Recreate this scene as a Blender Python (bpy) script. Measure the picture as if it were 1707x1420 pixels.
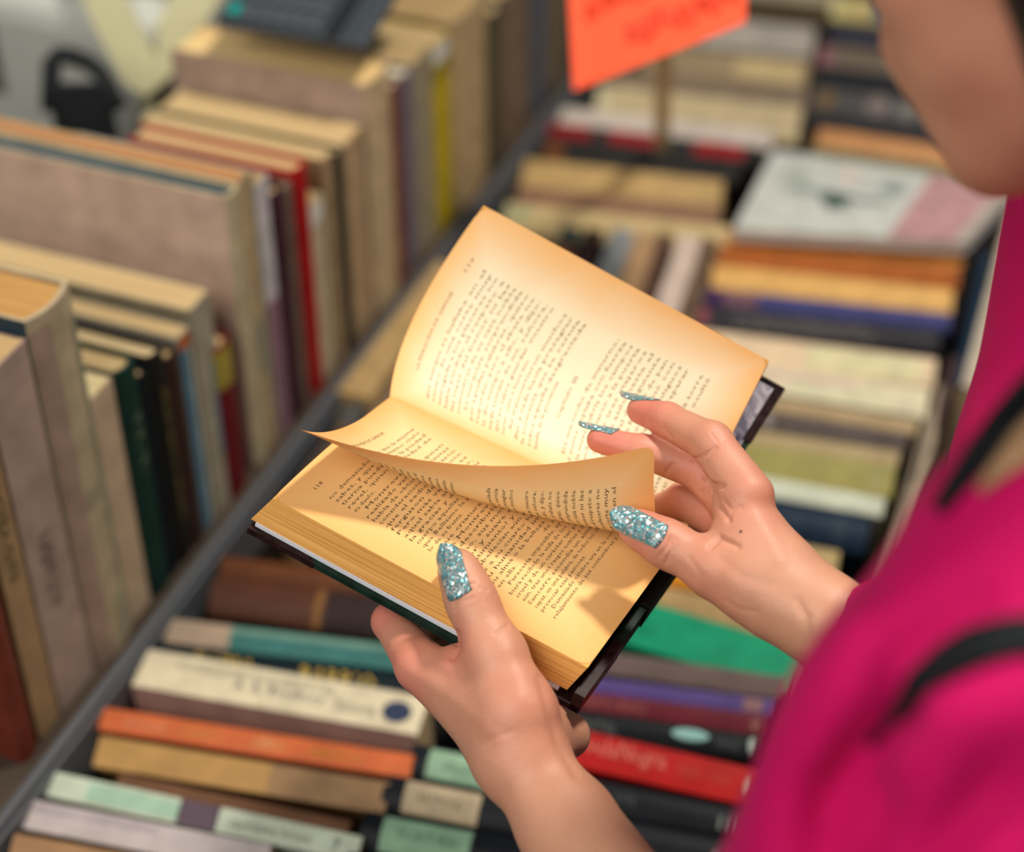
import bpy, math, random
import numpy as np
from mathutils import Vector, Matrix
random.seed(7); np.random.seed(7)
scene = bpy.context.scene
for o in list(bpy.data.objects): bpy.data.objects.remove(o)

# ------------------------------------------------------------------ camera
W, H, FPX = 1707, 1420, 3000.0
CX, CY = W/2, H/2
PITCH = math.radians(38.8)
CAMZ = 1.75
cp, sp = math.cos(PITCH), math.sin(PITCH)
camd = bpy.data.cameras.new('camera'); cam = bpy.data.objects.new('camera', camd)
scene.collection.objects.link(cam); scene.camera = cam
cam.location = (0, 0, CAMZ)
cam.rotation_euler = (math.pi/2 - PITCH, 0, 0)
camd.sensor_fit = 'HORIZONTAL'; camd.sensor_width = 36.0; camd.lens = FPX/W*36.0
camd.clip_start = 0.05
camd.dof.use_dof = True; camd.dof.focus_distance = 0.925; camd.dof.aperture_fstop = 2.9

# ------------------------------------------------------------------ world, lights, exposure
world = bpy.data.worlds.new('world'); scene.world = world; world.use_nodes = True
bg = world.node_tree.nodes['Background']
bg.inputs[0].default_value = (0.80, 0.92, 1.0, 1); bg.inputs[1].default_value = 0.22
def area(name, loc, target, size, power, col, shape='DISK'):
    l = bpy.data.lights.new(name, 'AREA'); l.shape = shape; l.size = size; l.energy = power; l.color = col
    o = bpy.data.objects.new(name, l); scene.collection.objects.link(o)
    o.location = loc
    o.rotation_euler = (Vector(target)-Vector(loc)).to_track_quat('-Z', 'Y').to_euler()
    return o
area('stall_lamp', (0.66, 1.24, 2.92), (0.0, 0.70, 1.12), 0.20, 41, (1.0, 0.93, 0.82))
area('soft_fill_light', (-0.9, -0.5, 2.7), (0.0, 1.0, 0.8), 1.5, 38, (1.0, 0.93, 0.84))  # added soft fill from behind the camera, brightens surfaces facing it
scene.view_settings.view_transform = 'Standard'; scene.view_settings.look = 'None'
scene.view_settings.exposure = 0.0; scene.view_settings.gamma = 1.0
scene.view_settings.use_curve_mapping = False

# ------------------------------------------------------------------ projection helpers
def ray(px, py):            # direction with unit depth along the optical axis
    x = (px-CX)/FPX; u = -(py-CY)/FPX
    return Vector((x, cp + u*sp, -sp + u*cp))
CAM = Vector((0, 0, CAMZ))
def P(px, py, zcm): return CAM + ray(px, py)*(zcm/100.0)
def onz(px, py, z):
    d = ray(px, py); return CAM + d*((z-CAMZ)/d.z)
def proj(p):
    q = Vector(p)-CAM
    F = q.y*cp - q.z*sp; U = q.y*sp + q.z*cp
    return CX + FPX*q.x/F, CY - FPX*U/F
def cdir(x, y, z):          # camera space direction: right, down, away
    return (Vector((1,0,0))*x + Vector((0,-sp,-cp))*y + Vector((0,cp,-sp))*z)
YAW = math.radians(21.6)
ER = Vector((math.sin(YAW), math.cos(YAW), 0))
EX = Vector((math.cos(YAW), -math.sin(YAW), 0))
EZ = Vector((0,0,1))

# ------------------------------------------------------------------ materials
def srgb(c):
    return tuple(((v/255.0)/12.92 if v/255.0 <= .04045 else (((v/255.0)+.055)/1.055)**2.4) for v in c) + (1,)
MC = {}
def nodes(name):
    m = bpy.data.materials.new(name); m.use_nodes = True
    return m, m.node_tree.nodes, m.node_tree.links, m.node_tree.nodes['Principled BSDF']
def mat_cover(c, rough=.55, wear=.12, scale=40, metal=0.0):
    k = ('c', c, rough, wear, scale, metal)
    if k in MC: return MC[k]
    m, N, L, b = nodes('cover_%d_%d_%d' % c)
    tc = N.new('ShaderNodeTexCoord'); n = N.new('ShaderNodeTexNoise'); n.inputs['Scale'].default_value = scale
    n.inputs['Detail'].default_value = 5
    L.new(tc.outputs['Object'], n.inputs['Vector'])
    r = N.new('ShaderNodeValToRGB')
    base = tuple(v*.82 for v in srgb(c)[:3])
    r.color_ramp.elements[0].position = .3; r.color_ramp.elements[1].position = .7
    r.color_ramp.elements[0].color = tuple(v*(1-wear*1.6) for v in base[:3]) + (1,)
    r.color_ramp.elements[1].color = tuple(min(1, v*(1+wear)+.01*wear) for v in base[:3]) + (1,)
    L.new(n.outputs['Fac'], r.inputs[0]); L.new(r.outputs[0], b.inputs['Base Color'])
    b.inputs['Roughness'].default_value = rough; b.inputs['Metallic'].default_value = metal
    b.inputs['Specular IOR Level'].default_value = .14
    MC[k] = m; return m
def mat_pages(c, freq=700, axis=1):
    k = ('p', c, freq, axis)
    if k in MC: return MC[k]
    m, N, L, b = nodes('paper_edges')
    tc = N.new('ShaderNodeTexCoord'); mp = N.new('ShaderNodeMapping')
    s = [6, 6, 6]; s[axis] = freq; mp.inputs['Scale'].default_value = s
    n = N.new('ShaderNodeTexNoise'); n.inputs['Scale'].default_value = 1; n.inputs['Detail'].default_value = 3
    L.new(tc.outputs['Object'], mp.inputs[0]); L.new(mp.outputs[0], n.inputs['Vector'])
    r = N.new('ShaderNodeValToRGB'); base = srgb(c)
    r.color_ramp.elements[0].position = .36; r.color_ramp.elements[1].position = .62
    r.color_ramp.elements[0].color = tuple(v*f for v, f in zip(base[:3], (.72, .62, .5))) + (1,)
    r.color_ramp.elements[1].color = base
    L.new(n.outputs['Fac'], r.inputs[0]); L.new(r.outputs[0], b.inputs['Base Color'])
    bp = N.new('ShaderNodeBump'); bp.inputs['Strength'].default_value = .25; bp.inputs['Distance'].default_value = .0006
    L.new(n.outputs['Fac'], bp.inputs['Height']); L.new(bp.outputs[0], b.inputs['Normal'])
    b.inputs['Roughness'].default_value = .85
    MC[k] = m; return m
def mat_plain(name, c, rough=.6, metal=0.0):
    k = ('s', name)
    if k in MC: return MC[k]
    m, N, L, b = nodes(name); b.inputs['Base Color'].default_value = srgb(c)
    b.inputs['Roughness'].default_value = rough; b.inputs['Metallic'].default_value = metal
    MC[k] = m; return m

# ------------------------------------------------------------------ object helpers
def link(o): scene.collection.objects.link(o); return o
def mesh_obj(name, verts, faces, mat, parent=None, smooth=False, mats=None, fmat=None):
    me = bpy.data.meshes.new(name); me.from_pydata([tuple(v) for v in verts], [], [tuple(f) for f in faces]); me.update()
    for m in (mats or [mat]): me.materials.append(m)
    if fmat is not None: me.polygons.foreach_set('material_index', fmat)
    if smooth: me.polygons.foreach_set('use_smooth', [True]*len(me.polygons))
    o = bpy.data.objects.new(name, me); link(o)
    if parent: o.parent = parent
    return o
def empty(name, M, label=None, cat=None, group=None):
    o = bpy.data.objects.new(name, None); link(o); o.empty_display_size = .02
    o.matrix_world = M; tag(o, label, cat, group); return o
def tag(o, label=None, cat=None, group=None, kind=None):
    if label: o['label'] = label
    if cat: o['category'] = cat
    if group: o['group'] = group
    if kind: o['kind'] = kind
    return o
class MB:
    def __init__(s): s.v = []; s.f = []
    def box(s, lo, hi):
        b = len(s.v)
        for x in (lo[0], hi[0]):
            for y in (lo[1], hi[1]):
                for z in (lo[2], hi[2]): s.v.append((x, y, z))
        for f in ((0,1,3,2),(4,6,7,5),(0,4,5,1),(2,3,7,6),(0,2,6,4),(1,5,7,3)): s.f.append([b+i for i in f])
        return s
    def hexa(s, p):   # 8 points: 4 bottom loop, 4 top loop
        b = len(s.v); s.v += [tuple(q) for q in p]
        for f in ((3,2,1,0),(4,5,6,7),(0,1,5,4),(1,2,6,5),(2,3,7,6),(3,0,4,7)): s.f.append([b+i for i in f])
        return s
    def tube(s, pts, r, n=8, cap=True):
        pts = [Vector(p) for p in pts]; rr = r if hasattr(r, '__len__') else [r]*len(pts)
        b = len(s.v); up = None
        for i, p in enumerate(pts):
            d = (pts[min(i+1, len(pts)-1)] - pts[max(i-1, 0)]).normalized()
            a = d.orthogonal().normalized() if up is None else (up - d*up.dot(d)).normalized()
            up = a; c = d.cross(a)
            for j in range(n):
                t = 2*math.pi*j/n; s.v.append(tuple(p + (a*math.cos(t)+c*math.sin(t))*rr[i]))
        for i in range(len(pts)-1):
            for j in range(n):
                s.f.append([b+i*n+j, b+i*n+(j+1) % n, b+(i+1)*n+(j+1) % n, b+(i+1)*n+j])
        if cap: s.f.append([b+j for j in range(n)][::-1]); s.f.append([b+(len(pts)-1)*n+j for j in range(n)])
        return s
    def obj(s, name, mat, parent=None, bevel=0, smooth=False):
        o = mesh_obj(name, s.v, s.f, mat, parent, smooth)
        if bevel:
            m = o.modifiers.new('bevel', 'BEVEL'); m.width = bevel; m.segments = 3
        return o

FONT_CACHE = {}
def text_mesh(txt, res=1):
    """verts (n,2) with size 1, faces, width"""
    if txt in FONT_CACHE: return FONT_CACHE[txt]
    c = bpy.data.curves.new('t', 'FONT'); c.body = txt; c.size = 1; c.resolution_u = res; c.fill_mode = 'FRONT'
    o = bpy.data.objects.new('t', c); link(o)
    bpy.context.view_layer.update()
    me = o.evaluated_get(bpy.context.evaluated_depsgraph_get()).to_mesh()
    v = np.array([tuple(q.co)[:2] for q in me.vertices]).reshape(-1, 2)
    f = [tuple(p.vertices) for p in me.polygons]
    bpy.data.objects.remove(o); bpy.data.curves.remove(c)
    FONT_CACHE[txt] = (v, f); return v, f

# ------------------------------------------------------------------ generic book of the stall
PAGE_COLS = [(206,180,132), (196,170,122), (214,192,148), (188,160,112)]
def make_book(A, Lx, T, D, length, thick, depth, cover, pages=None, name='hardback_book', hard=True, label='', cat='book',
              group=None, bands=(), titles=(), rough=.5, board_col=None):
    M = Matrix.Identity(4)
    for i, a in enumerate((Lx, T, D)):
        for r in range(3): M[r][i] = a[r]
    M.translation = A
    root = empty(name, M, label, cat, group)
    pages = pages or random.choice(PAGE_COLS)
    b = .0028 if hard else .0012
    b = min(b, thick*.2)
    bulge = min(.006, thick*.16) if hard else 0.0005
    def arc(v): return bulge*(1-(2*v-1)**2)
    n = 8
    outer = [(0, depth)] + [(thick*i/n, .0015-arc(i/n)) for i in range(n+1)] + [(thick, depth)]
    inner = [(thick-b, depth)] + [(thick-b-(thick-2*b)*i/n, b+.0015-arc(1-i/n)*.9) for i in range(n+1)] + [(b, depth)]
    prof = outer + inner
    N = len(prof); v = []; f = []
    for x in (0, length):
        for (t, d) in prof: v.append((x, t, d))
    for i in range(N):
        j = (i+1) % N; f.append((i, j, N+j, N+i))
    # end faces as quad strips between outer and inner profile
    no = len(outer)
    for e, off in ((0, 0), (1, N)):
        for i in range(no-1):
            a, c = i, i+1; d_, e_ = N-1-i, N-2-i
            q = (off+a, off+d_, off+e_, off+c)
            f.append(q if e == 0 else q[::-1])
    mc = mat_cover(cover, rough)
    if board_col:
        mb = mat_cover(board_col, .6)
        fm = [0]*len(f); fm[0] = 1; fm[no-2] = 1; fm[N-1] = 0
        cov = mesh_obj('cover', v, f, None, root, mats=[mc, mb], fmat=fm)
    else:
        cov = mesh_obj('cover', v, f, mc, root)
    ins = .003 if hard else .0
    e = .0002
    pb = MB()
    cut = .003 if hard else .0005
    pv = [(b+e, b+.0015+e), (thick-b-e, b+.0015+e), (thick-b-e, depth-cut), (b+e, depth-cut)]
    # page block follows the rounded spine
    loop = [(b+e+(thick-2*b-2*e)*i/n, b+.002-arc(i/n)*.85) for i in range(n+1)] + [(thick-b-e, depth-cut), (b+e, depth-cut)]
    k = len(loop); vv = []
    for x in (ins, length-ins):
        for (t, d) in loop: vv.append((x, t, d))
    ff = [(i, (i+1) % k, k+(i+1) % k, k+i) for i in range(k)]
    ff += [tuple(range(k))[::-1], tuple(range(k, 2*k))]
    mesh_obj('page_block', vv, ff, mat_pages(pages), root)
    def surf(u, w, off): return (u*length, w*thick, .0015-arc(w)-off)
    for (u0, u1, w0, w1, col) in bands:
        gv = []; gf = []; g = 6
        for i in range(2):
            for j in range(g+1): gv.append(surf(u0+(u1-u0)*i, w0+(w1-w0)*j/g, .0004))
        for j in range(g): gf.append((j, j+1, g+1+j+1, g+1+j))
        mesh_obj('spine_label', gv, gf, mat_cover(col, .6), cov)
    for tt in titles:
        (txt, u0, u1, w0, w1, col) = tt[:6]
        tv, tf = text_mesh(txt)
        if not len(tv): continue
        x0, x1 = tv[:,0].min(), tv[:,0].max(); y0, y1 = tv[:,1].min(), tv[:,1].max()
        gv = []
        for (x, y) in tv:
            a = (x-x0)/(x1-x0); c = (y-y0)/(y1-y0)
            gv.append(surf(u0+(u1-u0)*a, w1+(w0-w1)*c, .0008))
        mesh_obj('spine_title', gv, tf, mat_cover(col, .35 if len(tt) < 7 else .25, .05, 40, 0.0 if len(tt) < 7 else tt[6]), cov)
    return root

ZP = 0.80          # height of the spine tops and of the riser board
ZT = 0.615         # table top
def lying(xl, yl, xr, yr, hpx, cover, label, lean=28, z=ZP, depth=None, side='cam', **kw):
    A = onz(xl, yl, z); B = onz(xr, yr, z)
    Lx = (B-A); length = Lx.length; Lx.normalize()
    hp = Vector((Lx.y, -Lx.x, 0))
    if side == 'cam' and hp.y > 0: hp = -hp
    if side == 'right' and hp.x < 0: hp = -hp
    lam = math.radians(lean)
    T = hp*math.cos(lam) - EZ*math.sin(lam)
    D = Lx.cross(T)
    if D.z > 0:      # keep a right handed frame with D pointing down
        A, B = B, A; Lx = -Lx; D = Lx.cross(T)
    lo, hi = .002, .3
    base = proj(A)
    for _ in range(40):
        t = (lo+hi)/2; q = proj(A + T*t)
        val = (q[1]-base[1]) if side == 'cam' else (q[0]-base[0])
        if val < hpx: lo = t
        else: hi = t
    t = (lo+hi)/2
    if depth is None:
        depth = max(.09, (z-ZT-.012-t*math.sin(lam))/max(.3, math.cos(lam)))
        depth = min(depth, .17)
    return make_book(A, Lx, T, D, length, t, depth, cover, label=label, **kw)

R0 = onz(60, 1290, ZP); R1 = R0 + ER*2.0
def upright(x1, y1, x2, D, cover, label, off=-.012, **kw):
    # spine near-top corner lies on the vertical plane through the riser edge
    d = ray(x1, y1); base = R0 + EX*off
    t = (base-CAM).dot(EX)/d.dot(EX)
    p = CAM + d*t
    h = p.z - ZP - .001
    # thickness
    k = (x2-CX)/FPX
    F = Vector((0, cp, -sp)); q = p-CAM
    th = (k*q.dot(F) - q.x)/(ER.x - k*ER.dot(F))
    th = max(.004, th - .0006)
    A = Vector((p.x, p.y, ZP+.001))
    return make_book(A, EZ, ER, -EX, h, th, D, cover, label=label, **kw)

# ------------------------------------------------------------------ the setting: floor, tables
def prism_box(name, c, ax, ay, lx, ly, z0, z1, mat, parent=None):
    m = MB(); p = []
    for z in (z0, z1):
        for (a, b_) in ((0,0),(1,0),(1,1),(0,1)):
            q = c + ax*(a*lx) + ay*(b_*ly); p.append((q.x, q.y, z))
    return m.hexa(p).obj(name, mat, parent)
fl = MB().box((-4, -3, -.02), (4, 6, 0)).obj('floor', mat_cover((88, 84, 80), .8, .2, 6)); tag(fl, kind='structure')
wl = MB().box((-4, 5.6, 0), (4, 5.7, 3.2)).obj('wall_far', mat_cover((120, 116, 108), .8, .1, 4)); tag(wl, kind='structure')

tb = empty('display_table', Matrix.Translation(onz(700, 700, ZT)*1.0), 'dark cloth covered stall table under all the rows of books', 'table')
tb_inv = tb.matrix_world.inverted()
c0 = R0 - ER*.45 - EX*.75
cloth = mat_cover((36, 33, 34), .9, .2, 30)
def under(name, c, lx, ly, z0, z1, mat, root, ax=EX, ay=ER, bevel=0):
    m = MB(); p = []
    for z in (z0, z1):
        for (a, b_) in ((0,0),(1,0),(1,1),(0,1)):
            q = c + ax*(a*lx) + ay*(b_*ly); q = Vector((q.x, q.y, z)); p.append(root.matrix_world.inverted() @ q)
    return m.hexa(p).obj(name, mat, root, bevel)
under('table_top', c0, 2.6, 2.3, ZT-.03, ZT-.002, cloth, tb)
for (a, b_) in ((.05, .05), (2.5, .05), (.05, 2.2), (2.5, 2.2)):
    under('leg', c0 + EX*a + ER*b_, .05, .05, 0.001, ZT-.031, mat_plain('dark_steel', (60,60,62), .4, .8), tb)

rs = empty('riser_shelf', Matrix.Translation(R0), 'raised dark wooden shelf carrying the upright books on the left', 'shelf')
wood = mat_cover((74, 62, 52), .7, .25, 12)
under('shelf_board', R0 - EX*.62 - ER*.4, .62, 2.2, ZP-.02, ZP, wood, rs)
under('front_board', R0 - EX*.015 - ER*.4, .015, 2.2, ZT, ZP-.0205, wood, rs)
for d in (.0, .7, 1.4, 2.1):
    under('bracket', R0 - EX*.60 - ER*(.4-d), .58, .02, ZT, ZP-.0205, wood, rs)
rail = mat_plain('grey_metal', (96, 98, 102), .5, .4)
ra = empty('metal_edge_rail', Matrix.Translation(R0), 'grey metal rail running along the foot of the upright books', 'rail')
under('rail_bar', R0 + EX*.0006 - ER*.4, .007, 2.2, ZP-.022, ZP+.008, rail, ra, bevel=.0015)
under('rail_lip', R0 + EX*.0080 - ER*.4, .003, 2.2, ZP-.045, ZP+.002, rail, ra, bevel=.001)

# ================================================================== books of the stall
U = upright
G1 = 'books standing upright on the raised shelf'
U(-92, 760, -62, .17, (120,52,36), 'rust red book standing at the bottom left edge of the upright row', group=G1)
U(-62, 690, -22, .17, (168,136,98), 'tan book between the rust red one and the dusty mauve one at the bottom left', group=G1, hard=False, titles=[('NOVELAS', .5,.8,.3,.7,(120,104,70))])
U(-22, 632, 47, .18, (176,150,136), 'dusty mauve book with a pale page top, left of the tall navy edged hardback', group=G1,
  titles=[('VOLUMEN I', .30,.52,.62,.3,(120,104,96))], hard=False)
U(44, 538, 117, .20, (186,168,136), 'tall worn beige hardback with navy cover edges and golden page tops at far left', group=G1,
  pages=(190,146,84), board_col=(42,60,72), bands=[(.0,.97,.03,.34,(170,142,124)),(.02,.16,.55,.95,(170,160,132)),(.45,.50,.4,.9,(160,148,122)),(.0,.93,.82,.98,(150,146,122))])
U(117, 700, 146, .15, (150,138,112), 'short olive beige book wedged between the navy edged hardback and the plain cream paperback', group=G1, hard=False)
U(146, 676, 190, .14, (202,174,144), 'short plain cream paperback leaning left of the dark green hardback', group=G1, hard=False, pages=(236,220,170))
U(193, 626, 226, .15, (26,56,48), 'dark green hardback with a frayed rounded spine top', group=G1,
  titles=[('LA CASA', .55,.8,.3,.7,(96,110,84))])
U(226, 636, 249, .15, (20,26,30), 'narrow black book right of the dark green hardback', group=G1)
U(249, 600, 273, .16, (34,32,28), 'black hardback with faded gold spine lettering', group=G1,
  titles=[('OBRAS COMPLETAS', .2,.85,.35,.65,(142,124,70))])
U(274, 604, 297, .15, (60,40,34), 'dark brown book left of the blue striped spine', group=G1)
U(298, 566, 318, .19, (176,168,150), 'worn pale book with an orange tip and a blue stripe down its spine', group=G1,
  bands=[(.0,.55,.05,.6,(82,128,150)),(.93,.995,.05,.9,(190,96,44)),(.55,.93,.05,.6,(76,124,146))], hard=False)
U(318, 520, 352, .245, (168,158,136), 'grey olive paperback with torn spine top behind the dark green hardback', group=G1, hard=False,
  bands=[(.25,.7,.6,.98,(100,140,156))], board_col=(150,142,118))
U(353, 590, 384, .13, (112,28,34), 'dark red book with a yellow olive spine head', group=G1, bands=[(.74,.99,.03,.97,(170,148,62))])
U(376, 330, 399, .42, (198,180,144), 'large pale pink album with a teal line along its top edge', group=G1, board_col=(226,192,170), pages=(0,62,84))
U(399, 304, 416, .44, (196,168,128), 'large tan book with a torn ragged top behind the pink album', group=G1, hard=False, pages=(184,130,82),
  bands=[(.3,.5,.2,.8,(150,150,130))])
U(417, 292, 424, .40, (150,142,112), 'thin olive book whose long top edge shows behind the torn tan one', group=G1, hard=False)
U(424, 316, 450, .17, (204,196,196), 'white and lilac spine with a bright top, left of the plum spine', group=G1,
  bands=[(.0,.55,.1,.9,(150,110,124))], hard=False)
U(450, 330, 472, .16, (64,28,42), 'plum coloured book between the white and the red spines', group=G1)
U(472, 318, 488, .17, (118,96,84), 'thin brown book touching the left side of the red spine', group=G1)
U(489, 288, 512, .15, (176,18,26), 'bright red hardback standing in the upright row', group=G1)
U(513, 352, 540, .16, (204,184,150), 'short cream book with a white spine top right of the red hardback', group=G1, bands=[(.88,.99,.05,.95,(232,224,210))], hard=False)
U(540, 268, 556, .17, (176,146,110), 'tan slim book before the black spine in the upright row', group=G1, hard=False)
U(556, 262, 573, .165, (40,42,34), 'black slim spine halfway along the upright row', group=G1, pages=(190,176,130))
U(573, 246, 607, .175, (190,158,120), 'wide tan book in front of the big mauve volume', group=G1, hard=False)
U(607, 144, 650, .185, (206,178,138), 'very big volume with mauve front board and broad cream page top', group=G1, board_col=(196,168,150), pages=(240,208,146))
U(650, 150, 668, .15, (134,74,58), 'reddish brown spine right of the big mauve volume', group=G1, pages=(238,234,210))
U(668, 132, 688, .16, (120,112,124), 'grey purple spine right of the reddish brown one', group=G1, pages=(238,234,210))
U(688, 112, 722, .17, (166,150,122), 'grey beige spine left of the yellow one', group=G1, hard=False)
U(722, 82, 750, .14, (206,178,12), 'bright yellow book with a white spine head', group=G1, bands=[(.9,.99,.04,.96,(240,236,228)),(.82,.88,.04,.96,(150,130,20))], hard=False)
U(751, 40, 812, .20, (196,166,122), 'thick tan volume rising out of the frame right of the yellow book', group=G1, board_col=(206,180,132))
U(812, 30, 836, .17, (86,80,62), 'dark olive spine behind the thick tan volume', group=G1)
U(836, 0, 886, .18, (128,106,86), 'thick grey brown volume near the top of the upright row', group=G1)
U(886, -20, 914, .16, (92,94,106), 'slate blue spine left of the orange sign', group=G1)
U(914, -10, 948, .16, (120,104,84), 'grey brown spine at the far end of the upright row', group=G1)

G2 = 'books packed spine up in the lower left rows'
def Lb(*a, **k): return lying(*a, group=G2, **k)
BR = Lb(372, 926, 660, 962, 34, (104,58,30), 'orange brown leather book just below the left corner of the open book', lean=30)
Lb(360, 958, 650, 996, 66, (86,50,36), 'wide brown leather book with a gold band near its end', lean=30, bands=[(.60,.64,.02,.98,(132,92,48)),(.66,1.0,.02,.98,(50,36,36))])
Lb(282, 1030, 690, 1078, 40, (58,116,112), 'teal book whose left end is tan, above the gold lettered spine', lean=30, bands=[(.0,.26,.0,1,(172,150,128)),(.26,1,.05,.3,(112,150,134))], hard=False)
Lb(236, 1064, 676, 1122, 38, (14,30,36), 'near black book with gold lettering tight above the cream book', lean=20,
   titles=[('EL LIBRO', .22,.44,.3,.95,(222,186,88)),('BARRIO', .62,.90,.3,.95,(222,186,88))])
Lb(248, 1080, 716, 1160, 60, (224,210,178), 'thick cream paperback with grey printed title and a dark blue oval near its end', lean=4, hard=False,
   board_col=(160,140,132), depth=.16,  # front board darker than the spine, shade of the upright side painted in
   titles=[('CONVERSACIONES CON LA AGRICULTURA', .12,.68,.18,.38,(150,148,130)),('A. R. Bradbury', .34,.66,.42,.72,(104,104,112)),('historia', .70,.84,.40,.75,(140,138,124)),
           ('\u25CF', .86,.96,.25,.8,(58,66,92))])
Lb(172, 1178, 690, 1258, 37, (206,104,58), 'orange paperback spine above the tan one', lean=28, hard=False,
   titles=[('EDICIONES', .08,.22,.3,.7,(226,150,112)),('CUENTOS', .26,.40,.3,.7,(222,150,80)),('LIBRO', .50,.60,.25,.7,(232,170,110)),('NARRATIVA', .68,.84,.3,.75,(214,140,60))])
Lb(166, 1226, 650, 1304, 50, (184,142,84), 'tan ochre book directly under the orange paperback', lean=30, bands=[(.6,1,.0,1,(160,126,90))], hard=False)
Lb(200, 1288, 585, 1368, 44, (112,78,56), 'brown book between the tan ochre book and the pale green one', lean=30)
Lb(56, 1278, 604, 1394, 40, (196,206,184), 'pale green grey spine with a purple block in its middle', lean=26, hard=False,
   bands=[(.18,.46,.15,.85,(166,198,172)),(.46,.58,.0,1,(98,82,92))], titles=[('narrativa breve', .62,.86,.3,.7,(126,132,116)),('7', .92,.945,.3,.75,(70,80,84))])
Lb(42, 1330, 452, 1408, 48, (196,184,182), 'white grey book at the bottom left corner', lean=28, hard=False, bands=[(.0,.55,.1,.35,(180,166,170))])
Lb(24, 1388, 430, 1462, 50, (164,124,88), 'light brown book cut by the bottom edge at the left corner', lean=28, hard=False)

G3 = 'black reference volumes with pale spine labels'
def Bv(*a, **k): return lying(*a, group=G3, **k)
BK = (18,22,28)
Bv(690, 1238, 1262, 1352, 54, BK, 'black volume with a green label, uppermost of the three labelled volumes', lean=26, bands=[(.055,.26,.06,.94,(150,184,154))],
   titles=[('AFRODITA', .10,.22,.38,.68,(84,110,92)),('VII', .60,.66,.3,.6,(74,78,80)),('III', .90,.96,.35,.75,(120,124,120))])
Bv(646, 1290, 1256, 1408, 60, BK, 'black volume with a beige label between the two green labelled ones', lean=26, bands=[(.06,.27,.06,.94,(186,168,138))],
   titles=[('RAYMOND 7', .10,.25,.32,.62,(112,100,78)),('IV', .90,.95,.35,.75,(120,124,120))])
Bv(610, 1350, 1250, 1470, 66, BK, 'black volume with a green label cut by the bottom edge', lean=26, bands=[(.055,.29,.06,.94,(146,184,152))],
   titles=[('ESCRITURAS', .10,.26,.3,.56,(84,110,92))])
Bv(580, 1420, 1240, 1540, 60, BK, 'plain black volume just below the frame edge', lean=26)

G4 = 'books packed spine up in the middle right rows'
def Rb(*a, **k): return lying(*a, group=G4, **k)
Rb(832, 928, 1345, 1080, 68, (0,160,114), 'emerald green book above the grey mauve one', lean=14, hard=False, titles=[('NOVELA', .44,.56,.3,.7,(0,124,92))])
Rb(850, 1062, 1312, 1128, 36, (118,100,94), 'grey mauve book between the emerald and the purple ones', lean=28, hard=False)
Rb(842, 1108, 1296, 1166, 26, (92,72,138), 'purple spine above the maroon one', lean=24, hard=False, bands=[(.88,.95,.1,.9,(150,110,110))])
Rb(835, 1133, 1284, 1192, 34, (112,32,46), 'maroon spine between the purple and the black ones', lean=28, hard=False,
   titles=[('MEMORIAS', .3,.55,.2,.75,(160,92,90)),('@', .93,.97,.2,.9,(186,130,120))])
Rb(830, 1163, 1275, 1226, 44, (16,22,26), 'black spine with a pale turquoise oval and a white disc, above the red one', lean=28,
   titles=[('CRISTAL', .30,.46,.35,.75,(108,112,112)),('\u25CF', .66,.80,.15,.6,(150,196,190)),('\u25CF', .945,.970,.15,.75,(176,186,178)),('FINAL', .83,.92,.4,.7,(90,92,100))])
Rb(820, 1182, 1274, 1284, 58, (190,24,22), 'red paperback with large pale lettering, above the black volumes', lean=22, hard=False,
   titles=[('NovelaNegra', .28,.66,.10,.72,(232,128,112)),('ETERNO - OCASO', .70,.90,.35,.62,(216,84,70)),('\u25CF', .945,.972,.25,.75,(206,160,144))])

G5 = 'books packed spine up in the right hand rows'
def Rc(*a, **k): return lying(*a, group=G5, **k)
Rc(1214, 384, 1606, 420, 24, (206,140,72), 'ochre book right under the white and pink cover', lean=30, hard=False)
Rc(1200, 408, 1600, 444, 38, (172,92,30), 'burnt orange brown book above the yellow ochre one', lean=32)
Rc(1190, 440, 1590, 482, 40, (228,176,98), 'yellow ochre book above the blue one', lean=32, hard=False)
Rc(1176, 478, 1586, 522, 30, (62,64,120), 'blue book with a plum left end', lean=32, bands=[(.0,.08,.0,1,(64,36,84)),(.08,.22,.1,.9,(120,84,92))])
Rc(1156, 506, 1568, 548, 42, (44,42,48), 'charcoal book with a line of grey capitals under the blue one', lean=32, titles=[('SIN HEROINA MISTERIOSA NOVELA', .18,.74,.25,.8,(128,122,118)),('\u25CF', .02,.07,.1,.8,(140,72,80))])
Rc(1140, 545, 1562, 598, 46, (234,206,170), 'pinkish cream book below the charcoal one', lean=32, hard=False, bands=[(.5,.95,.1,.9,(226,216,172))])
Rc(1150, 590, 1550, 648, 48, (232,220,186), 'pale cream book with faint pink stripes', lean=32, hard=False, bands=[(.3,.7,.15,.35,(220,190,172)),(.45,.85,.5,.75,(222,222,184))])
Rc(1160, 634, 1532, 694, 30, (184,158,118), 'light brown book above the dark grey spine', lean=30, hard=False, bands=[(0,1,0,.15,(56,74,58))])
Rc(1160, 662, 1515, 722, 38, (88,76,72), 'dark grey brown spine with faint capitals', lean=32, titles=[('HISTORIA DE ESPA\u00D1A', .42,.84,.25,.75,(124,114,108)),('\u25CF', .33,.38,.15,.85,(150,140,134))])
Rc(1150, 700, 1500, 752, 24, (186,164,120), 'thin beige book above the olive one', lean=30, hard=False)
Rc(1140, 722, 1494, 776, 52, (166,156,88), 'olive yellow book with a pale publisher mark', lean=30, hard=False, titles=[('\u25CB', .90,.945,.3,.8,(190,184,150))])
Rc(1130, 768, 1476, 830, 30, (226,230,206), 'greenish white spine above the navy book', lean=30, hard=False)
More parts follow.
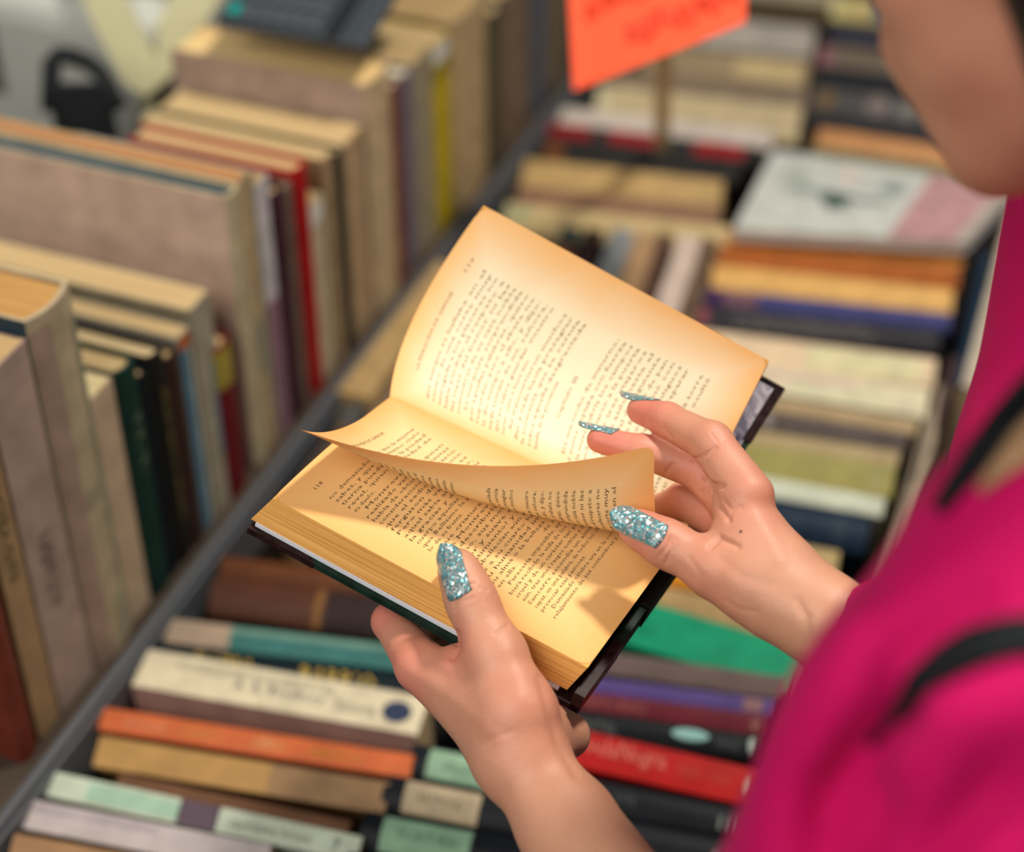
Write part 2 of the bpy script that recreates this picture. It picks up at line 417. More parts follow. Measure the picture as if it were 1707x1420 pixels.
Rc(1110, 800, 1452, 862, 60, (24,44,66), 'navy blue hardback with a rounded spine at the right', lean=30, titles=[('\u25CB', .62,.68,.25,.7,(62,80,98)),('\u25CB', .84,.89,.25,.75,(84,98,108))])
Rc(1100, 866, 1400, 918, 54, (206,178,120), 'straw coloured book just above the wrist of the right hand', lean=30, hard=False)
Rc(1060, 906, 1400, 966, 36, (60,50,48), 'dark book partly covered by the right hand', lean=30)
Rc(1040, 936, 1380, 996, 24, (226,148,34), 'amber yellow book peeping out under the thumb of the right hand', lean=30, hard=False)
Rc(1030, 962, 1370, 1030, 44, (200,164,112), 'tan book above the emerald green one', lean=30, hard=False)
G6 = 'books filed lengthways beside the right hand rows'
def Ln(*a, **k): return lying(*a, side='right', group=G6, **k)
Ln(1592, 640, 1640, 420, 16, (34,54,74), 'narrow navy book filed lengthways at the right', lean=8, hard=False)
Ln(1604, 640, 1692, 318, 26, (206,190,168), 'narrow cream book filed lengthways next to the pink cover', lean=8, hard=False)
Ln(1520, 800, 1586, 590, 18, (70,52,52), 'narrow dark brown book filed lengthways below the navy one', lean=8, hard=False)
Ln(1490, 960, 1566, 640, 16, (176,158,134), 'narrow beige book filed lengthways beside the pale cream spines', lean=8, hard=False)
Ln(1450, 1010, 1545, 690, 18, (140,126,108), 'narrow grey beige book filed lengthways, the lowest near the sleeve', lean=8, hard=False)
Ln(1300, 1290, 1336, 1110, 14, (150,138,132), 'narrow grey book filed lengthways at the right end of the purple spine', lean=8, hard=False)
Ln(1336, 1170, 1368, 1060, 16, (180,140,104), 'narrow tan book filed lengthways right of the emerald book', lean=8, hard=False)

G7 = 'books packed spine up in the far rows'
def Rf(*a, **k): return lying(*a, group=G7, **k)
Rf(1225, -34, 1400, -14, 22, (176,160,132), 'beige book at the top edge right of the orange sign', lean=30, hard=False)
Rf(1230, 2, 1385, 22, 18, (86,70,48), 'dark brown book under the beige one at the top edge', lean=30)
Rf(1130, 22, 1360, 46, 48, (176,168,158), 'grey white paperback under the orange sign', lean=32, hard=False, titles=[('ANTIGUA', .6,.85,.3,.6,(140,134,128))])
Rf(1080, 72, 1350, 100, 46, (160,138,106), 'brownish beige paperback with a yellowish label in the far row', lean=32, hard=False, bands=[(.56,.96,.2,.85,(206,182,132))])
Rf(1020, 112, 1345, 146, 34, (132,112,92), 'grey brown book in the far row above the long cream one', lean=32, hard=False)
Rf(1000, 140, 1338, 178, 58, (204,184,144), 'long cream book in the far row crossed by the wooden stick', lean=32, hard=False, bands=[(.0,.06,.1,.9,(216,204,166))])
Rf(916, 176, 1290, 218, 30, (216,202,190), 'white spine with a rounded left end above the red ones', lean=32, hard=False)
Rf(905, 200, 1262, 244, 34, (44,46,44), 'black book with red title blocks on its spine', lean=32, bands=[(.0,.24,.05,.75,(142,24,26)),(.32,.56,.05,.7,(150,24,32)),(.72,.95,.05,.75,(156,24,34))])
Rf(895, 232, 1236, 274, 32, (40,38,36), 'black spine with an orange spot, below the red blocked one', lean=32, bands=[(.05,.14,.1,.9,(120,70,34))])
Rf(876, 264, 1206, 300, 46, (196,162,106), 'sandy tan book at the front of the far row', lean=32, hard=False)
Rf(866, 308, 1200, 344, 34, (140,104,80), 'mid brown book in front of the sandy tan one', lean=32, hard=False)
Rf(845, 336, 1220, 378, 48, (200,176,126), 'pale straw book behind the small crosswise books', lean=32, hard=False, bands=[(.0,.12,.1,.6,(178,176,132))])
G8 = 'books packed spine up below the face'
def Rg(*a, **k): return lying(*a, group=G8, **k)
Rg(1390, -10, 1560, 8, 40, (196,176,116), 'yellowish book with blue patches at the top edge beside the face', lean=30, hard=False, bands=[(.0,.1,.1,.9,(206,196,140)),(.42,.62,.1,.9,(40,92,116))])
Rg(1385, 40, 1560, 60, 26, (52,54,72), 'dark indigo book left of the cheek', lean=32)
Rg(1370, 72, 1560, 94, 36, (112,98,84), 'grey brown book with a pink dot at its left end', lean=32, hard=False, bands=[(.0,.11,.2,.95,(150,96,108))])
Rg(1362, 112, 1580, 138, 30, (28,30,36), 'black book below the grey brown one beside the cheek', lean=32)
Rg(1356, 142, 1590, 172, 46, (82,80,80), 'dark grey book with pale round marks on its spine', lean=32, titles=[('\u25CF', .04,.18,.15,.85,(118,94,62)),('\u25CF', .40,.56,.1,.85,(130,116,112)),('\u25CF', .62,.76,.2,.9,(122,116,112))])
Rg(1350, 188, 1600, 222, 30, (34,32,40), 'black book above the orange tan one beside the chin', lean=32)
Rg(1366, 212, 1610, 250, 34, (210,148,92), 'orange tan book beside the chin', lean=32, hard=False)
Rg(1352, 240, 1640, 282, 30, (124,112,78), 'olive brown book right behind the white and pink cover', lean=32, hard=False)
G9 = 'small books filed crosswise in the gap before the far row'
def Rs(*a, **k): return lying(*a, side='right', group=G9, **k)
Rs(905, 470, 938, 372, 34, (60,82,78), 'small dark teal book, leftmost of the crosswise ones', lean=10, hard=False, bands=[(.3,.7,.1,.9,(128,78,40))])
Rs(945, 480, 978, 376, 30, (62,42,40), 'small dark brown book right of the teal crosswise one', lean=10, hard=False)
Rs(978, 490, 1026, 376, 36, (150,154,156), 'small silver grey crosswise book', lean=10, hard=False)
Rs(1020, 500, 1062, 382, 38, (178,142,104), 'small tan crosswise book between the silver and the brown one', lean=10, hard=False)
Rs(1062, 510, 1100, 384, 26, (88,62,52), 'small brown crosswise book left of the white and pink one', lean=10, hard=False)
Rs(1090, 515, 1136, 388, 38, (214,192,178), 'small white and pink crosswise book', lean=10, hard=False)
Rs(1134, 520, 1172, 392, 30, (108,86,66), 'small umber crosswise book next to the stack with the burnt orange spine', lean=10, hard=False)
Rs(560, 700, 712, 480, 30, (86,84,80), 'dark grey book filed lengthways right of the long buff page edge', lean=14, hard=False)
Rs(600, 720, 745, 500, 44, (128,106,88), 'grey brown book filed lengthways left of the open book', lean=14, hard=False)
Rs(500, 790, 560, 712, 50, (84,66,54), 'umber book end standing behind the left tip of the lifted page', lean=14, hard=False)

# a book lying on its side against the rail, its long page edge up
def flat_book(corners, thick, z, cover, label, pages, face=None, group=None):
    p = [onz(x, y, z) for (x, y) in corners]      # near-left, near-right, far-right, far-left
    root = empty('paperback_book', Matrix.Translation(p[0]), label, 'book', group)
    inv = root.matrix_world.inverted()
    def slab(z0, z1, grow=0):
        c = sum(p, Vector())/4; m = MB(); q = []
        for zz in (z0, z1):
            for a in p:
                d = (a-c); d = d*(1+grow); w = c+d; q.append(inv @ Vector((w.x, w.y, zz)))
        return m.hexa(q)
    slab(z-thick, z-thick+.001).obj('back_cover', mat_cover(cover), root)
    slab(z-thick+.0011, z-.0012, -.015).obj('page_block', mat_pages(pages, 700, 2), root)
    slab(z-.0011, z).obj('front_cover', mat_cover(face or cover), root)
    return root, p, inv
flat_book([(556,652),(618,664),(762,452),(726,430)], .12, .806, (168,138,94), 'long buff book lying lengthways against the metal rail', (196,164,110), (186,154,104))

root, p, inv = flat_book([(1222,382),(1612,404),(1694,312),(1290,250)], .012, ZP+.018, (206,196,196), 'white magazine with green grey sketch and a pink right third lying on the rows', (222,214,206), (206,208,200))
def on_cover(poly, col, name, dz=.0004):
    # quad given in (u along near edge, v away) of the cover
    v = []
    for (a, b_) in poly:
        q = (p[0]*(1-a)+p[1]*a)*(1-b_) + (p[3]*(1-a)+p[2]*a)*b_
        v.append(inv @ Vector((q.x, q.y, ZP+.018+dz)))
    return mesh_obj(name, v, [tuple(range(len(v)))], mat_cover(col, .5, .15, 60), root)
on_cover([(.66,.0),(.94,.0),(.94,1),(.66,1)], (196,150,152), 'cover_panel')
on_cover([(.94,.0),(1,.0),(1,1),(.94,1)], (190,176,164), 'cover_border')
def blob(cx, cy, rx, ry, col, seed):
    rnd = random.Random(seed); n = 22
    on_cover([(cx+rx*math.cos(t*2*math.pi/n)*(.6+.6*rnd.random()), cy+ry*math.sin(t*2*math.pi/n)*(.6+.6*rnd.random())) for t in range(n)], col, 'printed_sketch', .0007)
blob(.36,.45,.07,.14,(70,92,84),1); blob(.22,.55,.10,.06,(150,162,152),2); blob(.50,.5,.08,.05,(140,150,142),3); blob(.36,.8,.05,.1,(224,206,198),4); blob(.15,.75,.06,.08,(176,184,172),5); blob(.55,.7,.06,.1,(150,160,154),6)

# tall page top left edge: bulky dark edge under row ends
def crate(name, A, ax, ay, lx, ly, z0, z1, label):
    root = empty(name, Matrix.Translation(A), label, 'crate')
    t = .006; card = mat_cover((58,50,44), .85, .2, 25)
    under('base', A, lx, ly, z0, z0+t, card, root, ax, ay)
    under('side_panel', A, lx, t, z0+t, z1, card, root, ax, ay)
    under('side_panel', A+ay*(ly-t), lx, t, z0+t, z1, card, root, ax, ay)
    under('end_panel', A+ay*t, t, ly-2*t, z0+t, z1, card, root, ax, ay)
    under('end_panel', A+ax*(lx-t)+ay*t, t, ly-2*t, z0+t, z1, card, root, ax, ay)
    return root

# ------------------------------------------------------------------ devices and papers at the top left
def oriented(name, pos, xa, za, label, cat):
    xa = xa.normalized(); za = (za - xa*za.dot(xa)).normalized(); ya = za.cross(xa)
    M = Matrix.Identity(4)
    for i, a in enumerate((xa, ya, za)):
        for r in range(3): M[r][i] = a[r]
    M.translation = pos
    return empty(name, M, label, cat)
# calculator resting on the big volumes
c1 = P(352, 20, 150); c2 = P(604, 64, 146); 
xa = (c2-c1).normalized(); L_ = (c2-c1).length
up_ = (P(470, -160, 158) - P(476, 52, 148)); 
za = xa.cross(up_).normalized()
if za.z < 0: za = -za
cr = oriented('calculator', c1 - za*.012, xa, za, 'dark grey calculator with a teal key lying on the big volumes', 'calculator')
ysgn = 1 if cr.matrix_world.to_3x3().col[1].dot(up_) > 0 else -1
m = MB(); m.box((0, min(0, ysgn*.16), -.006), (L_, max(0, ysgn*.16), .004)); cbody = m.obj('body', mat_plain('dark_grey_plastic', (54,60,66), .45), cr, .004)
kk = 0
for r_ in range(7):
    for c_ in range(6):
        col = (0, 140, 132) if (r_ == 0 and c_ == 0) else (76, 80, 84)
        x = L_*(.06+.105*c_); y = ysgn*(.008+.019*r_)
        MB().box((x, min(y, y+ysgn*.013), .0042), (x+L_*.08, max(y, y+ysgn*.013), .0075)).obj('key', mat_plain('teal_key' if col[0] == 0 else 'grey_key', col, .5), cbody, .0015)
MB().box((L_*.74, min(0, ysgn*.15)+.002, .0042), (L_*.82, max(0, ysgn*.15)-.002, .010)).obj('dark_bar', mat_plain('black_plastic', (18,22,28), .4), cr, .002)
# pale machine
pm = oriented('cash_register', P(40, 160, 176), EX, EZ, 'pale grey machine casing at the top left corner behind the upright books', 'machine')
mm = MB(); mm.box((-.20, 0, -.12), (.16, .22, .11)); mm.obj('casing', mat_cover((214,216,206), .5, .06, 8), pm, .03)
mm = MB(); mm.box((-.17, -.004, .0), (-.02, -.0005, .09)); mm.obj('display_panel', mat_cover((96,100,98), .5, .3, 60), pm, .002)
MB().box((-.2, -.002, -.121), (.16, .2, -.1205)).obj('foot_plate', mat_plain('black_plastic', (18,22,28), .4), pm)
# cream folded card forming a V
vc = empty('folded_card', Matrix.Translation(P(245, 150, 165)), 'cream card folded into a wide V behind the black handle', 'card')
iv = vc.matrix_world.inverted()
card = mat_cover((206,200,158), .7, .06, 10); olive = mat_cover((150,146,116), .7, .1, 10)
def strip(a, b_, w, th, mat, name):
    a = P(*a); b_ = P(*b_); d = (b_-a).normalized(); n = (CAM-a).normalized(); s = d.cross(n).normalized()
    n = s.cross(d).normalized()
    q = []
    for k in (0, -th):
        for (e, sgn) in ((a, -1), (b_, -1), (b_, 1), (a, 1)): q.append(iv @ (e + s*sgn*w/2 + n*k))
    MB().hexa(q).obj(name, mat, vc, .002)
def plate(poly, z0, z1, mat, name):
    v = [iv @ P(x, y, z0) for (x, y) in poly] + [iv @ P(x, y, z1) for (x, y) in poly]; n = len(poly)
    mesh_obj(name, v, [tuple(range(n)), tuple(range(2*n-1, n-1, -1))] + [(i, i+n, (i+1) % n+n, (i+1) % n) for i in range(n)], mat, vc)
plate([(118,-60),(150,30),(205,135),(240,162),(262,146),(262,90),(242,66),(186,-60)], 166, 168, card, 'left_wing')
plate([(263,146),(300,110),(400,-60),(318,-60),(263,40)], 166, 168, card, 'right_wing')
plate([(190,-62),(240,60),(314,-62)], 168.5, 169.5, olive, 'inner_panel')
lowp = [P(262,146,166), P(240,162,166)]
plate([(236,150),(262,146),(262,420),(236,420)], 168.2, 169.2, card, 'stand')
# black plastic handle
bh = empty('plastic_handle', Matrix.Translation(P(140, 180, 158)), 'black plastic handle with a square opening rising behind the large album', 'handle')
ib = bh.matrix_world.inverted(); blk = mat_plain('matt_black_plastic', (12,15,20), .8)
pts = [P(84,185,158), P(86,105,158), P(98,92,158), P(120,94,158), P(150,106,158), P(168,122,158), P(198,180,158)]
m = MB(); m.tube([ib @ q for q in pts], [.0085]*7, 10); m.obj('grip', blk, bh, 0, True)
q = []
for dz in (156.5, 159.5):
    for (x, y) in ((80,138),(180,136)): q.append(ib @ P(x, y, dz))
    for (x, y) in ((214,215),(74,200)):
        w = P(x, y, dz); q.append(ib @ Vector((w.x, w.y, ZP+.001)))
MB().hexa(q).obj('body', blk, bh, .004)

# ------------------------------------------------------------------ orange sign on a stick
sg = empty('price_sign', Matrix.Translation(onz(1103, 278, ZP-.06)), 'fluorescent orange card sign on a thin wooden stick above the far books', 'sign')
iv = sg.matrix_world.inverted()
sb = onz(1103, 278, ZP-.04); st = P(1107, -120, 152)
cardc = [P(957,152,150), P(1243,38,146), P(1246,-190,150), P(941,-160,154)]
nrm = (cardc[1]-cardc[0]).cross(cardc[3]-cardc[0]).normalized()
if nrm.dot(CAM-cardc[0]) < 0: nrm = -nrm
q = [iv @ c for c in cardc] + [iv @ (c + nrm*.0012) for c in cardc]
MB().hexa(q).obj('sign_card', mat_plain('fluorescent_orange', (255,90,48), .7), sg)
sx = (cardc[1]-cardc[0]).normalized(); w_ = .008
back = -nrm*.0052
ax = Vector((1,0,0)); d_ = (st-sb).normalized(); n2 = ax.cross(d_).normalized()
q = []
for e in (sb, st+back*1.2):
    for (a, b_) in ((-1,-1),(1,-1),(1,1),(-1,1)): q.append(iv @ (e + ax*a*w_ + n2*b_*.0018))
MB().hexa(q).obj('stick', mat_cover((244,212,160), .7, .12, 60), sg)
hand = mat_plain('marker_red', (226,60,24), .6)
cu = cardc[0]; eu = cardc[1]-cardc[0]; ev = cardc[3]-cardc[0]
rnd = random.Random(3); sm = MB()
for row in range(4):
    if row == 3: break
    x = .10
    while x < .92:
        wch = .05+.03*rnd.random(); y0 = .10 + row*.22 + .03*rnd.random(); hh = .12
        pts = []
        for k in range(7):
            pts.append(iv @ (cu + eu*(x + wch*(.5+.5*math.sin(k*1.3+rnd.random()*2))) + ev*(y0 + hh*(.5+.5*math.cos(k*1.7+rnd.random()*2))) + nrm*.0016))
        if not (x < .3 and row == 0): sm.tube(pts, .0013, 5)
        x += wch + .012
sm.obj('handwriting', hand, sg)


# ================================================================== the open book in the hands
def lag(a, b_, c, t): return a*((1-t)*(1-2*t)) + b_*(4*t*(1-t)) + c*(t*(2*t-1))
class Sheet:
    """u: 0..1 across (three control curves), v: 0..1 along the gutter, page top to page bottom"""
    def __init__(s, c0, c1, c2, wd=.118, ht=.182):
        s.c = [[P(*q) for q in c] for c in (c0, c1, c2)]; s.wd = wd; s.ht = ht
    def pt(s, u, v):
        return lag(*[lag(c[0], c[1], c[2], v) for c in s.c], u)
    def fr(s, u, v):
        e = 1e-3
        du = (s.pt(u+e, v)-s.pt(u-e, v)); dv = (s.pt(u, v+e)-s.pt(u, v-e))
        n = du.cross(dv).normalized()
        return n
lower = Sheet([(455,830,92.5),(717,971,91.0),(980,1112,89.6)],
              [(555,738,95.9),(808,863,94.4),(1062,1000,92.9)],
              [(648,664,100.2),(892,776,98.7),(1140,892,97.2)])
upper = Sheet([(650,662,99.9),(892,774,98.4),(1140,890,96.9)],
              [(694,520,102.0),(928,640,101.0),(1211,742,98.7)],
              [(806,342,101.2),(1044,472,99.8),(1282,601,98.4)])
lifted = Sheet([(652,660,99.5),(893,771,98.0),(1138,885,96.6)],
               [(570,714,95.0),(806,836,94.0),(1098,884,92.6)],
               [(494,714,90.6),(795,776,91.2),(1092,741,89.9)])

def paper_mat(name, cen, edge, trans=0.0, agev=1.0):
    m, N, L, b = nodes(name)
    uv = N.new('ShaderNodeUVMap'); sx = N.new('ShaderNodeSeparateXYZ'); L.new(uv.outputs[0], sx.inputs[0])
    def mth(op, a, b_=None, clamp=False):
        q = N.new('ShaderNodeMath'); q.operation = op; q.use_clamp = clamp
        for i, t in enumerate((a, b_)):
            if t is None: continue
            if isinstance(t, (int, float)): q.inputs[i].default_value = t
            else: L.new(t, q.inputs[i])
        return q.outputs[0]
    def dist(o): return mth('MINIMUM', o, mth('SUBTRACT', 1.0, o))
    # yellowing of old paper from trimmed edges inwards; gutter tint paints bounced light
    d = mth('MINIMUM', mth('MULTIPLY', dist(sx.outputs[0]), 1.0), mth('MULTIPLY', dist(sx.outputs[1]), 1.5))
    no = N.new('ShaderNodeTexNoise'); no.inputs['Scale'].default_value = 5; no.inputs['Detail'].default_value = 4
    L.new(uv.outputs[0], no.inputs['Vector'])
    d2 = mth('ADD', d, mth('MULTIPLY', mth('SUBTRACT', no.outputs['Fac'], .5), .10))
    f = mth('DIVIDE', d2, .26*agev, True)
    mx = N.new('ShaderNodeMix'); mx.data_type = 'RGBA'
    L.new(f, mx.inputs[0]); mx.inputs[6].default_value = srgb(edge); mx.inputs[7].default_value = srgb(cen)
    n2 = N.new('ShaderNodeTexNoise'); n2.inputs['Scale'].default_value = 900; n2.inputs['Detail'].default_value = 2
    L.new(mx.outputs[2], b.inputs['Base Color']); b.inputs['Roughness'].default_value = .8
    bp = N.new('ShaderNodeBump'); bp.inputs['Strength'].default_value = .12; bp.inputs['Distance'].default_value = .0003
    tc = N.new('ShaderNodeTexCoord'); L.new(tc.outputs['Object'], n2.inputs['Vector'])
    L.new(n2.outputs['Fac'], bp.inputs['Height']); L.new(bp.outputs[0], b.inputs['Normal'])
    if trans > 0:
        t = N.new('ShaderNodeBsdfTranslucent'); L.new(mx.outputs[2], t.inputs['Color'])
        ms = N.new('ShaderNodeMixShader'); ms.inputs[0].default_value = trans
        out = N['Material Output']; L.new(b.outputs[0], ms.inputs[1]); L.new(t.outputs[0], ms.inputs[2]); L.new(ms.outputs[0], out.inputs['Surface'])
    return m
ink = mat_plain('printing_ink', (92, 66, 36), .9)
ink_pale = mat_plain('printing_ink_lit', (122, 98, 58), .9)  # paler ink for the right page, strong light put into its colour
pap_low = paper_mat('old_paper', (242,198,132), (234,176,104))
pap_up = paper_mat('old_paper_lit', (234,222,190), (236,182,114), 0, .80)  # same old paper made paler, bright light on the right page painted in
pap_lift = paper_mat('old_paper_leaf', (250,222,164), (244,184,108), .22, .7)

hb_M = Matrix.Translation(lower.pt(1, .5))
hb = empty('open_book', hb_M, 'open old book with yellowed pages and dark green and brown cover, held in both hands', 'book')
hinv = hb_M.inverted()

def page_geo(sh, txt, side, inkm, pap, name, solid=.00022, nu=40, nv=56, flip=False, two=None, rc=.006):
    """side: +1/-1 which way the printed face looks relative to the u x v normal"""
    v = []; f = []; fm = []; uvs = []
    def corner(u, w):
        x, y = u*sh.wd, w*sh.ht; out = 1.0
        fx = sh.wd if not flip else 0
        dx = abs(x-fx)
        for yy in (0, sh.ht):
            dy = abs(y-yy)
            if dx < rc and dy < rc:
                ax, ay = rc-dx, rc-dy; q = math.hypot(ax, ay)
                if q > rc:
                    k = rc/q; dx2, dy2 = rc-ax*k, rc-ay*k
                    x = fx - dx2 if not flip else dx2
                    y = yy + dy2 if yy == 0 else yy - dy2
        return x/sh.wd, y/sh.ht
    for i in range(nu+1):
        for j in range(nv+1):
            u, w = corner(i/nu, j/nv)
            q = sh.pt(u, w); v.append(hinv @ q); uvs.append((u, w))
    for i in range(nu):
        for j in range(nv):
            a = i*(nv+1)+j; f.append((a, a+nv+1, a+nv+2, a+1)); fm.append(0)
    # second face
    base = len(v)
    for i in range(nu+1):
        for j in range(nv+1):
            u, w = uvs[i*(nv+1)+j]
            v.append(hinv @ (sh.pt(u, w) - sh.fr(u, w)*side*solid)); uvs.append((u, w))
    for i in range(nu):
        for j in range(nv):
            a = base+i*(nv+1)+j; f.append((a, a+1, a+nv+2, a+nv+1)); fm.append(0)
    def lay(block, sd, off, imat):
        for (s_, u0, u1, vb, hgt, rev) in block:
            tv, tf = text_mesh(s_)
            if not len(tv): continue
            x0, x1 = tv[:,0].min(), tv[:,0].max(); b0 = len(v)
            for (x, y) in tv:
                a = (x-x0)/(x1-x0); u = u0+(u1-u0)*a
                if rev: u = 1-u
                w = vb - y*hgt/sh.ht
                w = min(max(w, 0), 1); u = min(max(u, 0), 1)
                v.append(hinv @ (sh.pt(u, w) + sh.fr(u, w)*sd*off)); uvs.append((u, w))
            for p in tf: f.append(tuple(b0+k for k in p)); fm.append(imat)
    lay(txt, side, .00008, 1)
    if two: lay(two, -side, solid+.00008, 1)
    o = mesh_obj(name, v, f, None, hb, mats=[pap, inkm], fmat=fm)
    me = o.data; uvl = me.uv_layers.new(name='UVMap')
    li = np.zeros(len(me.loops), dtype=np.int32); me.loops.foreach_get('vertex_index', li)
    uvl.data.foreach_set('uv', np.array(uvs, dtype=np.float32)[li].ravel())
    sm = [m_ == 0 for m_ in fm]; me.polygons.foreach_set('use_smooth', sm)
    return o

def block(lines, u0, u1, v0, v1, hgt, rev=False, head=None, pageno=None):
    out = []; n = len(lines)
    for i, s_ in enumerate(lines):
        if not s_: continue
        ind = .05 if s_.startswith('>') else 0; end = u1
        s2 = s_.lstrip('>')
        if s2.endswith('|'): s2 = s2[:-1]; end = u0+ind+(u1-u0)*min(1, len(s2)/40.0)
        if s2.startswith('^'): s2 = s2[1:]; mid = (u0+u1)/2; k = len(s2)*.010; out.append((s2, mid-k, mid+k, v0+(v1-v0)*i/(n-1), hgt, rev)); continue
        out.append((s2, u0+ind, end, v0+(v1-v0)*i/(n-1), hgt, rev))
    if head:
        mid = (u0+u1)/2; k = len(head)*.0105
        out.append((head, mid-k, mid+k, v0-.052, hgt*.95, rev))
    if pageno: out.append((pageno[0], pageno[1], pageno[1]+.06, v0-.052, hgt*.95, rev))
    return out
L118 = ['no demasiado lo que la misma','sabes, y que el mismo cielo','tierna pueda que la piedad','revel, quien la soledad de','su dueño.|','>Montrevel, que quien','realizado varias conquistas','había de obtener un corazón','consideraciones y su posición','que el sediento amor es','ferguson de su orgullo,','Pero más valiente de su','aquel sabía amor tan bien','la gracias y del don de la','cuerpo aquellas y se conmovía','que Bellísimo le prodigaba, y su','lo de su frente.|','>que criatura que no ha',
 'que Montrevel tendría','de describirla. ¿Cómo','y fino, sus movimientos','ador y suave en el que','sentimiento? y el mismo','embellecían aún más a sus','las a su cuarto lustro. So','su humanidad Imposible','su alma o la belleza era dura','en ella.                de su rostro','>Parecería imposible, ay, que una','biera recibido la vida de los enemigos','cruel y de un carácter tan peligroso.','aún, tras unos rasgos nobles y majestuo','Sancerre escondía un alma dura','capaz, en una palabra, de todos los crímenes',
 'provocar esas pasiones.|','>Demasiado célebre era en la corte de','relajamiento de sus costumbres y de su']
bl = block(L118, .16, .90, .125, .845, .0031, pageno=('118', .17))
nrm_low = lower.fr(.5, .5)
s_low = 1 if nrm_low.dot(CAM-lower.pt(.5,.5)) > 0 else -1
page_geo(lower, bl, s_low, ink, pap_low, 'left_page', flip=True)
rl = ['que aunque se hallaba en el','centro de una corte muy','entregada a los placeres no','había perdido el respeto a','las leyes del honor ni las','costumbres de su casa noble','>La marquesa, sorprendida','por aquellas palabras, quiso','responder; pero el abate no','le dio tiempo a ello, y dijo:','nada temáis de mí, señora,','que yo sabré guardar vuestro','secreto como si fuera mío.|','>Así transcurrieron muchos','días, y nada hacía presagiar',
 'la tormenta que se cernía','sobre aquella desgraciada','familia de la provincia.|','','^Capítulo III','','>Era una noche de invierno;','el viento soplaba con fuerza','y la nieve cubría los campos','cuando llamaron a la puerta','del castillo tres viajeros','que pedían asilo hasta el','amanecer del día siguiente','y un poco de fuego y de pan','>El conde los recibió con','la cortesía de los antiguos','señores, y mandó preparar','sus habitaciones mejores.|','>Nadie durmió en la torre','hasta que la luna se ocultó','detrás de las colinas.|']
s_up = 1 if upper.fr(.5,.5).dot(CAM-upper.pt(.5,.5)) > 0 else -1
page_geo(upper, block(rl, .10, .80, .13, .90, .0031, head='LA MARQUESA DE GANGE', pageno=('119', .76)), s_up, ink_pale, pap_up, 'right_page')
# the lifted leaf: recto reads gutter -> edge, verso reads edge -> gutter
s_l = 1 if lifted.fr(.85,.8).dot(CAM-lifted.pt(.85,.8)) > 0 else -1
page_geo(lifted, block(rl[::-1], .12, .84, .13, .90, .0031), s_l, ink, pap_lift, 'lifted_leaf',
         two=block(L118, .14, .86, .14, .90, .0031, rev=True, head='LA MARQUESA DE GANGE'))

# page block under the left page
def loft(name, top, bot, mat, nu, nv, smooth=False):
    """closed solid between two point functions over the unit square"""
    v = []; f = []
    for fn in (top, bot):
        for i in range(nu+1):
            for j in range(nv+1): v.append(hinv @ fn(i/nu, j/nv))
    n = (nu+1)*(nv+1)
    for i in range(nu):
        for j in range(nv):
            a = i*(nv+1)+j; f.append((a, a+nv+1, a+nv+2, a+1)); f.append((n+a, n+a+1, n+a+nv+2, n+a+nv+1))
    for i in range(nu):
        a = i*(nv+1); f.append((a, n+a, n+a+nv+1, a+nv+1)); a += nv; f.append((a, a+nv+1, n+a+nv+1, n+a))
    for j in range(nv):
        a = j; f.append((a, a+1, n+a+1, n+a)); a = nu*(nv+1)+j; f.append((a, n+a, n+a+1, a+1))
    return mesh_obj(name, v, f, mat, hb, smooth)
NL = lower.fr(.5,.5)*s_low
WL = (lower.pt(1,.5)-lower.pt(0,.5)).normalized(); HL = (lower.pt(0,1)-lower.pt(0,0)).normalized()
TH = .0178
NU = upper.fr(.5,.5)*s_up
def block_mat():
    m = mat_pages((240,180,96), 1, 1).copy(); m.name = 'page_edges_of_open_book'
    N = m.node_tree.nodes; L = m.node_tree.links
    mp = [n for n in N if n.type == 'MAPPING'][0]; tc = [n for n in N if n.type == 'TEX_COORD'][0]
    # layers run perpendicular to the page normal
    dp = N.new('ShaderNodeVectorMath'); dp.operation = 'DOT_PRODUCT'; dp.inputs[1].default_value = tuple(NL)
    L.new(tc.outputs['Object'], dp.inputs[0])
    dh = N.new('ShaderNodeVectorMath'); dh.operation = 'DOT_PRODUCT'; dh.inputs[1].default_value = tuple(HL)
    L.new(tc.outputs['Object'], dh.inputs[0])
    cb = N.new('ShaderNodeCombineXYZ'); L.new(dp.outputs['Value'], cb.inputs[0]); L.new(dh.outputs['Value'], cb.inputs[1])
    mp.inputs['Scale'].default_value = (900, 9, 1)
    L.new(cb.outputs[0], mp.inputs[0])
    return m
bm_ = block_mat()
loft('left_page_block', lambda u, w: lower.pt(u, w) - NL*.0003,
     lambda u, w: lower.pt(0, w)*(1-u) + lower.pt(1, w)*u - NL*TH - WL*.0045*(1-u) - HL*.006 + HL*.0015*(w-.5)*2, bm_, 12, 16)
PB = lambda u, w, d: lower.pt(0, w)*(1-u) + lower.pt(1, w)*u - NL*d
def slab(u0, u1, v0, v1, d0, d1, name, mat):
    def fn(d): return lambda u, w: (lower.pt(0, .5) + WL*(u0+(u1-u0)*u) + HL*(v0+(v1-v0)*w) - NL*d) + fix(v0+(v1-v0)*w)
    def fix(h): return Vector()
    return loft(name, fn(d0), fn(d1), mat, 4, 4)
